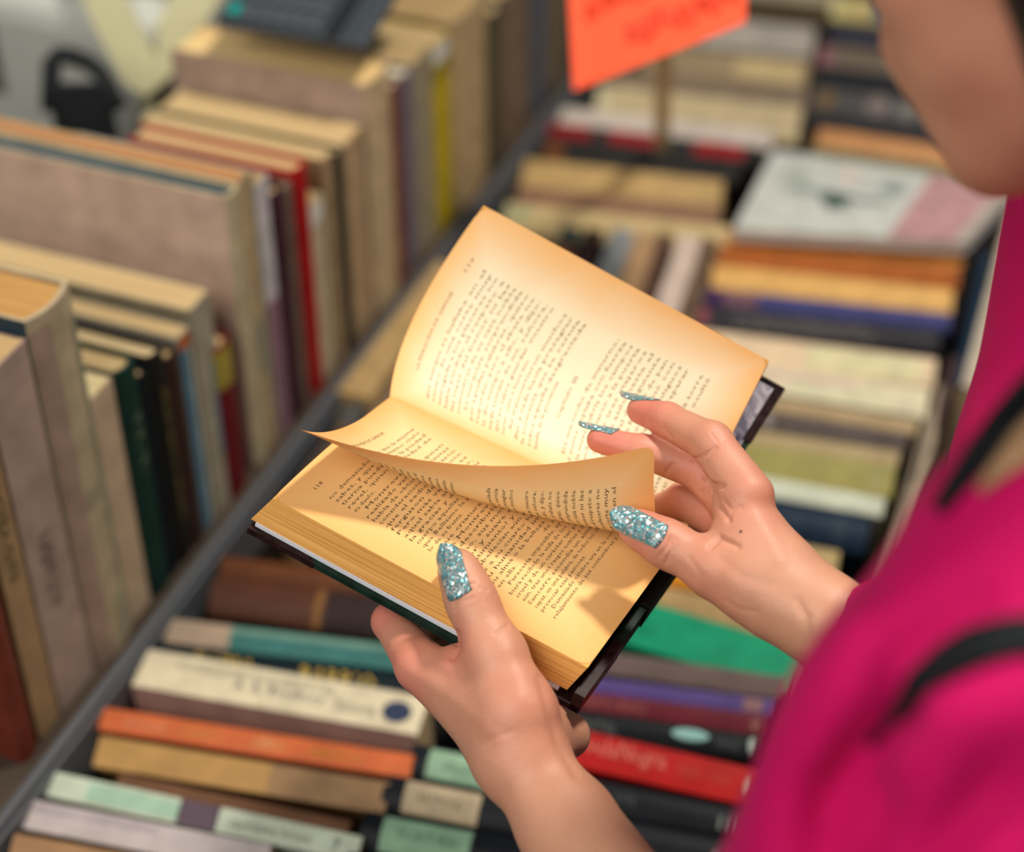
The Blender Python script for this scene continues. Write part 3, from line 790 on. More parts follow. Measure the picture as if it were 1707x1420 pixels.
# true frame of the lower half: straighten through its four corners
LW = (lower.pt(1,.5)-lower.pt(0,.5)).length; LH = (lower.pt(0,1)-lower.pt(0,0)).length
def board_pt(x, h, d):   # x from the fore edge towards the gutter (m), h along the edge from page top (m)
    u, w = x/LW, h/LH
    e0 = lower.pt(0,0)*(1-w)+lower.pt(0,1)*w; e1 = lower.pt(1,0)*(1-w)+lower.pt(1,1)*w
    return e0*(1-u)+e1*u - NL*d
def bslab(x0, x1, h0, h1, d0, d1, name, mat):
    return loft(name, lambda u, w: board_pt(x0+(x1-x0)*u, h0+(h1-h0)*w, d0), lambda u, w: board_pt(x0+(x1-x0)*u, h0+(h1-h0)*w, d1), mat, 2, 6)
white = mat_plain('white_endpaper', (222,224,232), .7)
green = mat_cover((22,46,38), .5, .25, 120); leather = mat_cover((46,26,26), .32, .35, 220)
bslab(-.0055, LW-.004, -.004, LH-.0085, TH+.0002, TH+.0026, 'endpaper', white)
bslab(-.0085, LW+.002, -.0055, LH+.0055, TH+.0028, TH+.0062, 'front_board', green)
# leather corners wrapped round the board
def corner(name, h, sgn):
    c = [(-.0089, h), (-.0089, h+sgn*.040), (.030, h)]
    v = []
    for d in (TH+.0025, TH+.0066):
        for (x, hh) in c: v.append(hinv @ board_pt(x, hh, d))
    mesh_obj(name, v, [(0,1,2),(5,4,3),(0,3,4,1),(1,4,5,2),(2,5,3,0)], leather, hb)
corner('leather_corner', -.0060, 1); corner('leather_corner', LH+.0060, -1)
blackl = mat_cover((18,20,20), .6, .3, 200)
bslab(-.0089, .034, LH+.0004, LH+.0060, TH-.0070, TH+.0068, 'leather_edge', leather)
bslab(.0341, LW-.050, LH+.0004, LH+.0057, TH-.0080, TH+.0064, 'cloth_edge', green)
bslab(LW-.0499, LW+.006, LH+.0002, LH+.0066, TH-.0095, TH+.0068, 'leather_edge', blackl)
# right hand half: block, marbled endpaper and board behind the right page
UW = (upper.pt(1,.5)-upper.pt(0,.5)).normalized()
m, N, L, b = nodes('marbled_paper')
tc = N.new('ShaderNodeTexCoord'); n = N.new('ShaderNodeTexNoise'); n.inputs['Scale'].default_value = 90; n.inputs['Detail'].default_value = 6; n.inputs['Distortion'].default_value = 1.5
L.new(tc.outputs['Object'], n.inputs['Vector']); r = N.new('ShaderNodeValToRGB')
r.color_ramp.elements[0].position = .38; r.color_ramp.elements[0].color = srgb((96,94,116)); r.color_ramp.elements[1].position = .62; r.color_ramp.elements[1].color = srgb((206,200,208))
L.new(n.outputs['Fac'], r.inputs[0]); L.new(r.outputs[0], b.inputs['Base Color']); b.inputs['Roughness'].default_value = .5
marble = m
loft('right_page_block', lambda u, w: upper.pt(u, w) - NU*.0006, lambda u, w: upper.pt(u*.985, w) - NU*(.0006+.0045*(.3+u*.7)), bm_, 10, 12)
q = [P(676,700,103), P(1164,874,99.6), P(1306,648,101.4), P(846,396,106)]
def upb(u, w, d): return (q[0]*(1-w)+q[1]*w)*(1-u) + (q[3]*(1-w)+q[2]*w)*u - NU*d
loft('back_board', lambda u, w: upb(u, w, 0), lambda u, w: upb(u, w, .0035), green, 3, 6)
loft('marbled_endpaper', lambda u, w: upb(.02+.95*u, .02+.962*w, -.0006), lambda u, w: upb(.02+.95*u, .02+.962*w, -.0001), marble, 3, 6)
def ucorner(w0, w1):
    v = []
    for d in (-.0004, .0040):
        for (u, w) in ((1.006, w0), (1.006, w0+(w1-w0)), (.80, w0)): v.append(hinv @ upb(u, w, d))
    mesh_obj('leather_corner', v, [(0,1,2),(5,4,3),(0,3,4,1),(1,4,5,2),(2,5,3,0)], leather, hb)
v = []
def rim(u0, u1, w0, w1, name):
    loft(name, lambda u, w: upb(u0+(u1-u0)*u, w0+(w1-w0)*w, -.0012), lambda u, w: upb(u0+(u1-u0)*u, w0+(w1-w0)*w, .0040), leather, 6, 2)
rim(.60, 1.006, .975, 1.004, 'leather_edge')
loft('leather_corner', lambda u, w: upb(.985+.021*u, .80+.204*w, -.0012), lambda u, w: upb(.985+.021*u, .80+.204*w, .0040), leather, 2, 4)
# spine leather between the boards with its raised band
sp_pts = []
def spn(w, k):
    a = board_pt(LW+.0015, w*LH*1.0, TH+.0045); c = upb(-.005, w, .002)
    mid = (a+c)/2 - (NL+NU).normalized()*.006
    return lag(a, mid, c, k)
loft('spine', lambda u, w: spn(-.03+1.06*w, u) + NL*.0014, lambda u, w: spn(-.03+1.06*w, u) - NL*.0014, leather, 10, 12)
m_ = MB(); m_.tube([hinv @ (spn(1.032, k/6)) for k in range(7)], .0028, 10); m_.obj('headband', leather, hb, 0, True)


# ================================================================== signed distance bodies
class SDF:
    def __init__(s, lo, hi, vox):
        s.lo = np.array(lo); s.h = vox; s.n = np.ceil((np.array(hi)-s.lo)/vox).astype(int)+1
        s.g = np.full(s.n, .05, dtype=np.float32)
        s.ax = [s.lo[i]+vox*np.arange(s.n[i]) for i in range(3)]
    def sub(s, pts, pad):
        a = np.min(pts, axis=0)-pad; b = np.max(pts, axis=0)+pad
        i0 = np.clip(np.floor((a-s.lo)/s.h).astype(int), 0, s.n); i1 = np.clip(np.ceil((b-s.lo)/s.h).astype(int)+1, 0, s.n)
        sl = tuple(slice(i0[i], i1[i]) for i in range(3))
        X = np.meshgrid(*[s.ax[i][sl[i]].astype(np.float32) for i in range(3)], indexing='ij')
        return sl, X
    def cap(s, a, b, r1, r2, k=.004, flat=None, ff=1.0, sub=False):
        a = np.array(a, dtype=np.float32); b = np.array(b, dtype=np.float32)
        pad = max(r1, r2)*max(1, ff)+.02+k
        sl, X = s.sub([a, b], pad)
        if X[0].size == 0: return
        d = b-a; L2 = float(d@d)+1e-12
        Q = [X[i]-a[i] for i in range(3)]
        t = np.clip((Q[0]*d[0]+Q[1]*d[1]+Q[2]*d[2])/L2, 0, 1)
        O = [Q[i]-t*d[i] for i in range(3)]
        if flat is not None:
            f = np.array(Vector(flat).normalized()); c = O[0]*f[0]+O[1]*f[1]+O[2]*f[2]
            sc = (1/ff-1); O = [O[i]+c*f[i]*sc for i in range(3)]
        dist = np.sqrt(O[0]**2+O[1]**2+O[2]**2) - (r1+(r2-r1)*t)
        if flat is not None and ff < 1: dist = dist*max(ff, .5)
        G = s.g[sl]
        if sub:
            h = np.maximum(k-np.abs(G+dist), 0)/k; s.g[sl] = np.maximum(G, -dist) + h*h*k*.25
        else:
            h = np.maximum(k-np.abs(G-dist), 0)/k; s.g[sl] = np.minimum(G, dist) - h*h*k*.25
    def chain(s, pts, rs, k=.004, **kw):
        for i in range(len(pts)-1): s.cap(pts[i], pts[i+1], rs[i], rs[i+1], k, **kw)
    def dent(s, pts, amp, sig):
        for i in range(len(pts)-1):
            a = np.array(pts[i]); d = np.array(pts[i+1])-a; sl, X = s.sub([pts[i], pts[i+1]], sig*3)
            if X[0].size == 0: continue
            Q = [X[j]-a[j] for j in range(3)]; t = np.clip(sum(Q[j]*d[j] for j in range(3))/(d@d+1e-12), 0, 1)
            q = sum((Q[j]-t*d[j])**2 for j in range(3))
            s.g[sl] += (amp*np.exp(-q/(2*sig*sig))).astype(np.float32)
    def mesh(s):
        g = s.g; neg = g < 0
        c = [neg[x:neg.shape[0]-1+x, y:neg.shape[1]-1+y, z:neg.shape[2]-1+z] for x in (0,1) for y in (0,1) for z in (0,1)]
        alln = c[0].copy(); anyn = c[0].copy()
        for q in c[1:]: alln &= q; anyn |= q
        act = anyn & ~alln
        idx = np.argwhere(act); vid = -np.ones(act.shape, dtype=np.int64); vid[act] = np.arange(len(idx))
        acc = np.zeros((len(idx), 3)); cnt = np.zeros(len(idx))
        cor = [(x, y, z) for x in (0,1) for y in (0,1) for z in (0,1)]
        for i in range(8):
            for j in range(i+1, 8):
                a, b = np.array(cor[i]), np.array(cor[j])
                if np.abs(a-b).sum() != 1: continue
                ga = g[tuple((idx+a).T)].astype(float); gb = g[tuple((idx+b).T)].astype(float)
                m = (ga < 0) != (gb < 0); t = np.where(m, ga/(ga-gb+1e-20), 0)
                p = a[None]+(b-a)[None]*t[:, None]
                acc[m] += p[m]; cnt[m] += 1
        V = s.lo + (idx + acc/cnt[:, None])*s.h
        F = []
        for ax in range(3):
            o1, o2 = [(1,2),(2,0),(0,1)][ax]
            sh = list(g.shape); n0 = [slice(None)]*3; n1 = [slice(None)]*3
            n0[ax] = slice(0, -1); n1[ax] = slice(1, None)
            A = neg[tuple(n0)]; B = neg[tuple(n1)]
            e = np.argwhere(A != B)
            ok = (e[:, o1] > 0) & (e[:, o2] > 0) & (e[:, o1] < act.shape[o1]) & (e[:, o2] < act.shape[o2]); e = e[ok]
            def at(d1, d2):
                q = e.copy(); q[:, o1] += d1; q[:, o2] += d2; return vid[tuple(q.T)]
            quad = np.stack([at(-1,-1), at(0,-1), at(0,0), at(-1,0)], 1)
            fl = B[tuple(e.T)]
            quad[fl] = quad[fl][:, ::-1]
            F.append(quad)
        F = np.concatenate(F); F = F[(F >= 0).all(1)]
        return V, F
def smooth_mesh(V, F, it=2, lam=.5):
    n = len(V); E = np.concatenate([F[:, [0,1]], F[:, [1,2]], F[:, [2,3]], F[:, [3,0]]]); E = np.concatenate([E, E[:, ::-1]])
    deg = np.bincount(E[:, 0], minlength=n)[:, None]
    for _ in range(it):
        for l in (lam, -lam*.9):
            S = np.stack([np.bincount(E[:, 0], weights=V[E[:, 1], i], minlength=n) for i in range(3)], 1)/np.maximum(deg, 1)
            V = V + l*(S-V)
    return V
def crease(V, F, lines):
    """press skin creases into the side of the surface one sees, along drawn lines"""
    A = V[F[:,1]]-V[F[:,0]]; B = V[F[:,3]]-V[F[:,0]]; fn = np.cross(A, B)
    N_ = np.zeros_like(V)
    for k in range(4):
        for i in range(3): N_[:, i] += np.bincount(F[:, k], weights=fn[:, i], minlength=len(V))
    N_ /= np.linalg.norm(N_, axis=1)[:, None]+1e-12
    Q = V-np.array(CAM); Fz = Q[:,1]*cp-Q[:,2]*sp; U_ = Q[:,1]*sp+Q[:,2]*cp
    px = CX+FPX*Q[:,0]/Fz; py = CY-FPX*U_/Fz
    vis = (N_*(-Q)).sum(1) > 0
    # which vertices lie on the near layer: coarse depth buffer
    gx = (px//6).astype(int); gy = (py//6).astype(int); key = gx*4000+gy
    o = np.argsort(key); ks = key[o]; st = np.r_[0, np.flatnonzero(np.diff(ks))+1]
    mn = np.minimum.reduceat(Fz[o], st); mz = np.empty_like(Fz); mz[o] = np.repeat(mn, np.diff(np.r_[st, len(ks)]))
    vis &= Fz < mz+.012
    D = np.zeros(len(V))
    for pts, amp, sg_ in lines:
        d2 = np.full(len(V), 1e9)
        for i in range(len(pts)-1):
            a = np.array(pts[i], float); d = np.array(pts[i+1], float)-a
            t = np.clip(((px-a[0])*d[0]+(py-a[1])*d[1])/(d@d), 0, 1)
            q = (px-a[0]-t*d[0])**2+(py-a[1]-t*d[1])**2
            d2 = np.minimum(d2, q)
        D += amp*np.exp(-d2/(2*sg_*sg_))
    return V - N_*(D*vis)[:, None]
def np_mesh(name, V, F, mat, parent, M, blush=None):
    me = bpy.data.meshes.new(name); inv = np.array(M.inverted())
    V = V@inv[:3,:3].T + inv[:3,3]
    me.vertices.add(len(V)); me.vertices.foreach_set('co', V.astype(np.float32).ravel())
    me.loops.add(F.size); me.loops.foreach_set('vertex_index', F.astype(np.int32).ravel())
    me.polygons.add(len(F)); me.polygons.foreach_set('loop_start', (np.arange(len(F))*4).astype(np.int32)); me.polygons.foreach_set('loop_total', np.full(len(F), 4, dtype=np.int32))
    me.update(calc_edges=True); me.validate()
    me.polygons.foreach_set('use_smooth', [True]*len(me.polygons)); me.materials.append(mat)
    if blush is not None:
        at = me.attributes.new('blush', 'FLOAT', 'POINT'); at.data.foreach_set('value', blush.astype(np.float32))
    o = bpy.data.objects.new(name, me); link(o)
    if parent: o.parent = parent
    return o

# ------------------------------------------------------------------ skin
m, N, L, b = nodes('skin')
at = N.new('ShaderNodeAttribute'); at.attribute_name = 'blush'
mx = N.new('ShaderNodeMix'); mx.data_type = 'RGBA'; L.new(at.outputs['Fac'], mx.inputs[0])
mx.inputs[6].default_value = srgb((200,148,118)); mx.inputs[7].default_value = srgb((208,122,104))
tc = N.new('ShaderNodeTexCoord'); n1 = N.new('ShaderNodeTexNoise'); n1.inputs['Scale'].default_value = 55; n1.inputs['Detail'].default_value = 4
L.new(tc.outputs['Object'], n1.inputs['Vector'])
mx2 = N.new('ShaderNodeMix'); mx2.data_type = 'RGBA'; mx2.blend_type = 'MULTIPLY'; mx2.inputs[0].default_value = .35
r = N.new('ShaderNodeValToRGB'); r.color_ramp.elements[0].position = .3; r.color_ramp.elements[1].position = .7
r.color_ramp.elements[0].color = (.78,.62,.60,1); r.color_ramp.elements[1].color = (1.0,1.0,1.0,1)
L.new(n1.outputs['Fac'], r.inputs[0]); L.new(mx.outputs[2], mx2.inputs[6]); L.new(r.outputs[0], mx2.inputs[7])
L.new(mx2.outputs[2], b.inputs['Base Color'])
b.inputs['Roughness'].default_value = .52; b.inputs['Subsurface Weight'].default_value = .18
b.inputs['Subsurface Radius'].default_value = (1.0,.35,.2); b.inputs['Subsurface Scale'].default_value = .006
vo = N.new('ShaderNodeTexVoronoi'); vo.inputs['Scale'].default_value = 900; L.new(tc.outputs['Object'], vo.inputs['Vector'])
n3 = N.new('ShaderNodeTexNoise'); n3.inputs['Scale'].default_value = 260; n3.inputs['Detail'].default_value = 3; L.new(tc.outputs['Object'], n3.inputs['Vector'])
ad = N.new('ShaderNodeMath'); ad.operation = 'ADD'; L.new(vo.outputs['Distance'], ad.inputs[0]); L.new(n3.outputs['Fac'], ad.inputs[1])
bp = N.new('ShaderNodeBump'); bp.inputs['Strength'].default_value = .22; bp.inputs['Distance'].default_value = .0005
L.new(ad.outputs[0], bp.inputs['Height']); L.new(bp.outputs[0], b.inputs['Normal'])
skin = m
# glitter nail varnish
m, N, L, b = nodes('glitter_varnish')
tc = N.new('ShaderNodeTexCoord'); vo = N.new('ShaderNodeTexVoronoi'); vo.inputs['Scale'].default_value = 900
L.new(tc.outputs['Object'], vo.inputs['Vector'])
r = N.new('ShaderNodeValToRGB'); r.color_ramp.interpolation = 'CONSTANT'
cols = [(0,(104,146,150)),(.22,(140,160,162)),(.4,(78,156,166)),(.55,(132,148,150)),(.7,(190,168,162)),(.82,(104,164,172)),(.95,(226,230,226))]
while len(r.color_ramp.elements) < len(cols): r.color_ramp.elements.new(.5)
for e, (p_, c_) in zip(r.color_ramp.elements, cols): e.position = p_; e.color = srgb(c_)
sx = N.new('ShaderNodeSeparateColor'); L.new(vo.outputs['Color'], sx.inputs[0]); L.new(sx.outputs[0], r.inputs[0])
L.new(r.outputs[0], b.inputs['Base Color']); b.inputs['Metallic'].default_value = .35; b.inputs['Roughness'].default_value = .28
b.inputs['Coat Weight'].default_value = .8; b.inputs['Coat Roughness'].default_value = .08
# flakes lie at random tilts
vm = N.new('ShaderNodeVectorMath'); vm.operation = 'SUBTRACT'; vm.inputs[1].default_value = (.5,.5,.5); L.new(vo.outputs['Color'], vm.inputs[0])
vs = N.new('ShaderNodeVectorMath'); vs.operation = 'SCALE'; vs.inputs['Scale'].default_value = .9; L.new(vm.outputs[0], vs.inputs[0])
ge = N.new('ShaderNodeNewGeometry'); va = N.new('ShaderNodeVectorMath'); va.operation = 'ADD'; L.new(ge.outputs['Normal'], va.inputs[0]); L.new(vs.outputs[0], va.inputs[1])
vn = N.new('ShaderNodeVectorMath'); vn.operation = 'NORMALIZE'; L.new(va.outputs[0], vn.inputs[0]); L.new(vn.outputs[0], b.inputs['Normal'])
varnish = m

PM = Matrix.Translation((.25, .55, 0))
person = empty('person', PM, 'person in a magenta top with glittery turquoise nails, leafing through the open book', 'person')
pinv = PM.inverted()
VOX = .00085
def J(x, y, z): return np.array(P(x, y, z))
def bbox(ps, pad):
    a = np.array(ps); return a.min(0)-pad, a.max(0)+pad

# ------------------------------------------------------------------ hand holding the book from below (her left)
LH_ = dict(wr=J(868,1262,88.0), fa=J(945,1375,86.2), fb=J(1060,1550,82), el=J(1160,1850,72),
 cmc=J(862,1190,87.8), tm=J(826,1092,88.8), ti=J(789,1008,89.6), tt=J(762,944,90.4),
 im=J(702,1110,91.8), ip=J(652,1036,95.0), idp=J(706,984,98.4), it=J(770,960,99.6),
 mm=J(742,1135,94.2), mp=J(720,1068,98.6), md=J(780,1010,100.8), mt=J(832,982,101.4),
 rm=J(800,1165,95.8), rp=J(800,1100,100.4), rd=J(850,1040,102.2), rt=J(896,1012,102.4),
 pm=J(868,1195,96.4), pp=J(880,1140,100.6), pd=J(920,1088,102), pt=J(956,1062,102.2))
h = LH_
lo, hi = bbox([v for k, v in h.items() if k != 'el'], .035)
S = SDF(lo, hi, VOX)
S.chain([h['fb'], h['fa'], h['wr']], [.029,.0245,.0190], .004)
S.chain([h['el'], h['fb']], [.032,.029], .004)
S.chain([h['wr'], h['cmc'], h['tm']], [.0185,.0180,.0150], .012)
S.cap(h['wr'], h['im'], .0165, .0132, .014)
S.cap(h['wr'], h['mm'], .0165, .0130, .012)
S.cap(h['wr'], h['rm'], .0170, .0125, .012)
S.cap(h['wr'], h['pm'], .0175, .0125, .010)
S.cap(J(905,1205,90.5), J(944,1225,92.5), .0120, .0100, .012)      # heel of the hand seen beyond the thumb
S.cap(J(944,1225,92.5), h['wr'], .0100, .014, .010)
S.cap(J(770,1120,90.3), J(820,1170,89.2), .014, .016, .012)        # muscle between thumb and index finger
S.chain([h['im'], h['ip'], h['idp'], h['it']], [.0128,.0098,.0086,.0072], .004)
S.chain([h['mm'], h['mp'], h['md'], h['mt']], [.0126,.0098,.0086,.0072], .003)
S.chain([h['rm'], h['rp'], h['rd'], h['rt']], [.0120,.0094,.0082,.0070], .003)
S.chain([h['pm'], h['pp'], h['pd'], h['pt']], [.0110,.0082,.0072,.0062], .003)
S.chain([h['tm'], h['ti'], h['tt']], [.0150,.0121,.0092], .006)
S.cap(J(779,985,89.7), J(770,962,90.1), .0112, .0106, .006)
# thumb creases over the knuckle
VL, FL = S.mesh(); VL = smooth_mesh(VL, FL, 2)
VL = crease(VL, FL, [
 ([(753,1000),(768,979),(792,972)], .0006, 2.2), ([(757,1008),(768,991),(786,982)], .0006, 2.0), ([(758,1016),(770,1003),(790,996)], .0004, 2.0),
 ([(800,978),(812,984)], .0004, 2.0), ([(826,1056),(846,1043)], .0006, 2.4), ([(760,1056),(763,1080),(754,1096)], .0016, 4.0), ([(722,1067),(758,1062)], .0006, 2.5),
 ([(700,1080),(712,1110),(742,1128)], .0005, 8), ([(900,1130),(916,1190),(930,1240),(960,1290)], .0008, 6), ([(850,1085),(866,1120),(868,1160)], -.0006, 12),
 ([(800,1240),(850,1220)], .0003, 4), ([(690,1120),(760,1170),(830,1230)], -.0005, 10)])
bl = np.zeros(len(VL))
def addb(V, bl, p, s, a):
    return np.maximum(bl, a*np.exp(-((V-p)**2).sum(1)/(2*s*s)))
for p_, s_, a_ in ((J(640,1025,94.5),.014,.9),(J(670,1130,91.5),.02,.8),(J(765,1085,89),.014,.7),(h['ti'],.014,.35),(J(860,1180,87),.03,.35),(J(800,1130,88),.02,.3),(h['wr'],.04,.15)):
    bl = addb(VL, bl, p_, s_, a_)
BL = bl

# ------------------------------------------------------------------ hand turning the leaf (her right)
g = dict(wr=J(1368,1030,87.5), fa=J(1480,1062,85.8), el=J(1560,1085,85),
 cmc=J(1290,998,88.2), tm=J(1190,948,89.2), ti=J(1118,910,90.0), tt=J(1058,878,90.6),
 im=J(1246,826,90.0), ip=J(1186,738,91.8), idp=J(1112,700,94.2), it=J(1068,684,95.6),
 mm=J(1228,850,92.2), mp=J(1168,786,93.6), md=J(1070,752,94.4), mt=J(1000,733,95.0),
 rm=J(1222,880,94.2), rp=J(1140,834,95.8), rd=J(1100,850,97.0), rt=J(1080,862,97.6),
 pm=J(1228,905,96.0), pp=J(1190,880,97.6), pd=J(1150,880,98.8), pt=J(1126,884,99.4))
lo, hi = bbox([v for k, v in g.items() if k != 'el'], .032)
S = SDF(lo, hi, VOX)
S.chain([g['el'], g['fa'], g['wr']], [.0215,.0205,.0180], .004)
S.cap(g['wr'], J(1300,960,88.6), .0180, .0165, .010)
S.cap(J(1290,958,88.6), J(1234,842,90.4), .0170, .0134, .012)
S.cap(g['wr'], g['mm'], .0170, .0130, .012)
S.cap(g['wr'], g['rm'], .0165, .0125, .010)
S.cap(g['wr'], g['pm'], .0160, .0115, .010)
S.chain([g['wr'], g['cmc'], g['tm']], [.0180,.0165,.0135], .012)
S.cap(J(1245,960,88.8), J(1240,900,89.6), .0165, .0140, .012)
S.chain([g['tm'], g['ti'], g['tt']], [.0135,.0112,.0090], .006)
S.cap(J(1100,900,90.1), J(1078,888,90.4), .0108, .0100, .005)
S.chain([g['im'], g['ip'], g['idp'], g['it']], [.0135,.0106,.0089,.0074], .004)
S.chain([g['mm'], g['mp'], g['md'], g['mt']], [.0115,.0100,.0086,.0070], .003)
S.chain([g['rm'], g['rp'], g['rd'], g['rt']], [.0110,.0098,.0082,.0070], .003)
S.chain([g['pm'], g['pp'], g['pd'], g['pt']], [.0100,.0082,.0072,.0062], .003)
VR, FR = S.mesh(); VR = smooth_mesh(VR, FR, 2)
VR = crease(VR, FR, [
 ([(1107,714),(1118,728)], .0008, 2.4), ([(1156,765),(1172,760),(1192,746)], .0010, 2.4), ([(1172,793),(1188,808),(1204,810)], .0013, 3.0),
 ([(1111,786),(1122,772)], .0008, 2.4), ([(1170,820),(1190,808)], .0012, 3.0), ([(1099,927),(1112,912),(1116,900)], .0005, 2.0),
 ([(1110,937),(1120,915),(1118,895)], .0008, 2.2), ([(1120,934),(1129,912),(1126,898)], .0005, 2.0), ([(1184,911),(1200,896),(1230,910)], .0018, 3.5),
 ([(1190,818),(1199,843),(1216,868)], .0010, 3.0), ([(1212,868),(1222,850),(1236,845)], .0006, 2.6), ([(1204,830),(1216,846)], .0005, 2.2),
 ([(1200,930),(1240,960),(1290,975)], .0005, 7), ([(1258,850),(1280,890),(1300,930)], -.0006, 10), ([(1196,720),(1206,735)], .0004, 2.2),
 ([(1186,722),(1198,738)], .0004, 2.0), ([(1328,1000),(1345,1030),(1345,1070)], .0008, 6), ([(1210,1000),(1230,1015),(1262,1020)], .0004, 3), ([(1150,930),(1170,960)], .0003, 4)])
bl = np.zeros(len(VR))
for p_, s_, a_ in ((J(1080,690,94.8),.016,1.0),(J(1010,738,94.6),.016,1.0),(J(1070,755,94),.014,.6),(J(1110,830,95),.012,.7),(J(1200,740,91),.012,.45),(J(1080,885,89.8),.014,.7),(J(1180,950,88.5),.02,.35),(J(1240,830,89),.02,.4),(J(1150,780,92.5),.016,.6),(J(1180,860,93),.016,.7)):
    bl = addb(VR, bl, p_, s_, a_)
BR_ = bl

# ------------------------------------------------------------------ head, neck and upper body (coarser)
HC = np.array(P(1825, -285, 63.5))
fwd = np.array(Vector((-.80, .34, -.50)).normalized()); 
upv = Vector((-.42,.20,.88)); upv = np.array((upv - Vector(fwd)*upv.dot(Vector(fwd))).normalized()); lft = np.cross(upv, fwd)
def HP(f, u, l): return HC + fwd*f + upv*u + lft*l
lo, hi = np.array([0.03, .20, .60]), np.array([.62, .96, 1.72])
S = SDF(lo, hi, .0042)
S.cap(HP(-.02,.055,0), HP(.005,.03,0), .083, .078, .02)
S.cap(HP(.02,.0,0), HP(.045,-.05,0), .066, .052, .03)
S.cap(HP(.055,-.075,0), HP(.074,-.105,0), .034, .021, .03)
for s_ in (-1, 1):
    S.cap(HP(.0,-.05,.05*s_), HP(.06,-.095,.018*s_), .024, .018, .025)
    S.cap(HP(.055,-.02,.034*s_), HP(.05,-.04,.036*s_), .026, .024, .02)
    S.cap(HP(.083,.018,.030*s_), HP(.085,.018,.033*s_), .013, .013, .006, sub=True)
    S.cap(HP(.072,.016,.031*s_), HP(.073,.016,.031*s_), .0125, .0125, .003)
    S.cap(HP(-.004,.0,.073*s_), HP(-.012,-.03,.070*s_), .014, .010, .006)
S.cap(HP(.084,.03,0), HP(.104,-.012,0), .009, .013, .01)
S.cap(HP(.090,-.050,-.014), HP(.090,-.050,.014), .008, .008, .005)
S.cap(HP(.088,-.062,-.012), HP(.088,-.062,.012), .009, .009, .005)
neck = np.array(P(2190, 500, 68)); chest = np.array([.315,.57,1.14]); 
shL = np.array(P(1700, 1230, 60)); shR = np.array(P(1985, 420, 84))
S.cap(HP(-.02,-.06,0), neck, .050, .055, .03)
S.cap(neck, chest, .055, .07, .04)
S.cap(shL, shR, .045, .045, .04)
S.cap(chest+np.array([.03,.0,-.02]), chest+np.array([.06,.02,-.42]), .075, .085, .05)
elR = np.array(P(1815, 1030, 83))
S.chain([shR, elR, g['el']], [.042,.034,.022], .02)
elL = h['el']
S.chain([shL, elL, h['fb']], [.042,.036,.030], .02)
VB, FB = S.mesh(); VB = smooth_mesh(VB, FB, 2)
V = np.concatenate([VL, VR, VB]); F = np.concatenate([FL, FR+len(VL), FB+len(VL)+len(VR)])
bb = np.concatenate([BL, BR_, np.full(len(VB), .25)])
body = np_mesh('body', V, F, skin, person, PM, bb)

# hair: a close cap of dark hair with a low bun
S = SDF(HC-.22, HC+.20, .004)
S.cap(HP(-.035,.062,0), HP(-.02,.045,0), .093, .090, .02)
S.cap(HP(-.06,-.01,0), HP(-.085,-.06,0), .066, .050, .03)
S.cap(HP(-.12,-.05,0), HP(-.13,-.06,0), .040, .038, .02)
S.cap(HP(-.01,-.0,.066), HP(-.03,-.05,.055), .022, .02, .015)
S.cap(HP(-.01,-.0,-.066), HP(-.03,-.05,-.055), .022, .02, .015)
S.cap(np.array(P(1850,-60,59)), np.array(P(1905,190,60)), .036, .030, .02)
S.cap(HP(.105,-.02,0), HP(.075,.0,0), .066, .06, .02, sub=True)
Vh, Fh = S.mesh(); Vh = smooth_mesh(Vh, Fh, 2)
hm = mat_cover((24,20,22), .4, .5, 300)
np_mesh('hair', Vh, Fh, hm, person, PM)

# ------------------------------------------------------------------ magenta top
m, N, L, b = nodes('magenta_cloth')
b.inputs['Base Color'].default_value = srgb((180,0,82)); b.inputs['Roughness'].default_value = .85; b.inputs['Specular IOR Level'].default_value = .2
b.inputs['Sheen Weight'].default_value = .05; b.inputs['Sheen Tint'].default_value = (1,.3,.6,1)
tc = N.new('ShaderNodeTexCoord'); n1 = N.new('ShaderNodeTexNoise'); n1.inputs['Scale'].default_value = 9; n1.inputs['Detail'].default_value = 1.5
L.new(tc.outputs['Object'], n1.inputs['Vector']); bp = N.new('ShaderNodeBump'); bp.inputs['Strength'].default_value = .5; bp.inputs['Distance'].default_value = .012
L.new(n1.outputs['Fac'], bp.inputs['Height']); L.new(bp.outputs[0], b.inputs['Normal'])
mag = m
S = SDF(np.array([0.0, .14, .62]), np.array([.64, .98, 1.52]), .0042)
s1 = np.array(P(1612,1262,59)); s2 = np.array(P(1802,985,61.5)); s3 = np.array(P(2020,735,64))
S.cap(s1, s2, .054, .056, .03)
S.cap(s2, s3, .056, .052, .03)
S.cap(s1, np.array(P(1560,1450,60)), .055, .058, .03)
S.cap(np.array(P(1560,1450,60)), elL*.62+s1*.38, .058, .052, .03)
S.cap(s2+np.array([.03,.0,0]), chest+np.array([.03,.0,0]), .05, .12, .02)
S.cap(chest+np.array([.05,.0,0]), chest+np.array([.06,.02,-.42]), .12, .135, .03)
S.cap(shR, chest, .06, .095, .02)
S.cap(shR, s3+np.array([.05,.03,.0]), .058, .058, .03)
S.cap(np.array(P(1925,330,85)), np.array(P(1830,830,85.5)), .066, .066, .03)
S.cap(np.array(P(1830,830,85.5)), np.array(P(1800,1000,84)), .062, .05, .03)
S.cap(np.array(P(1800,1010,84)), np.array(P(1490,1058,85.6)), .046, .029, .02)
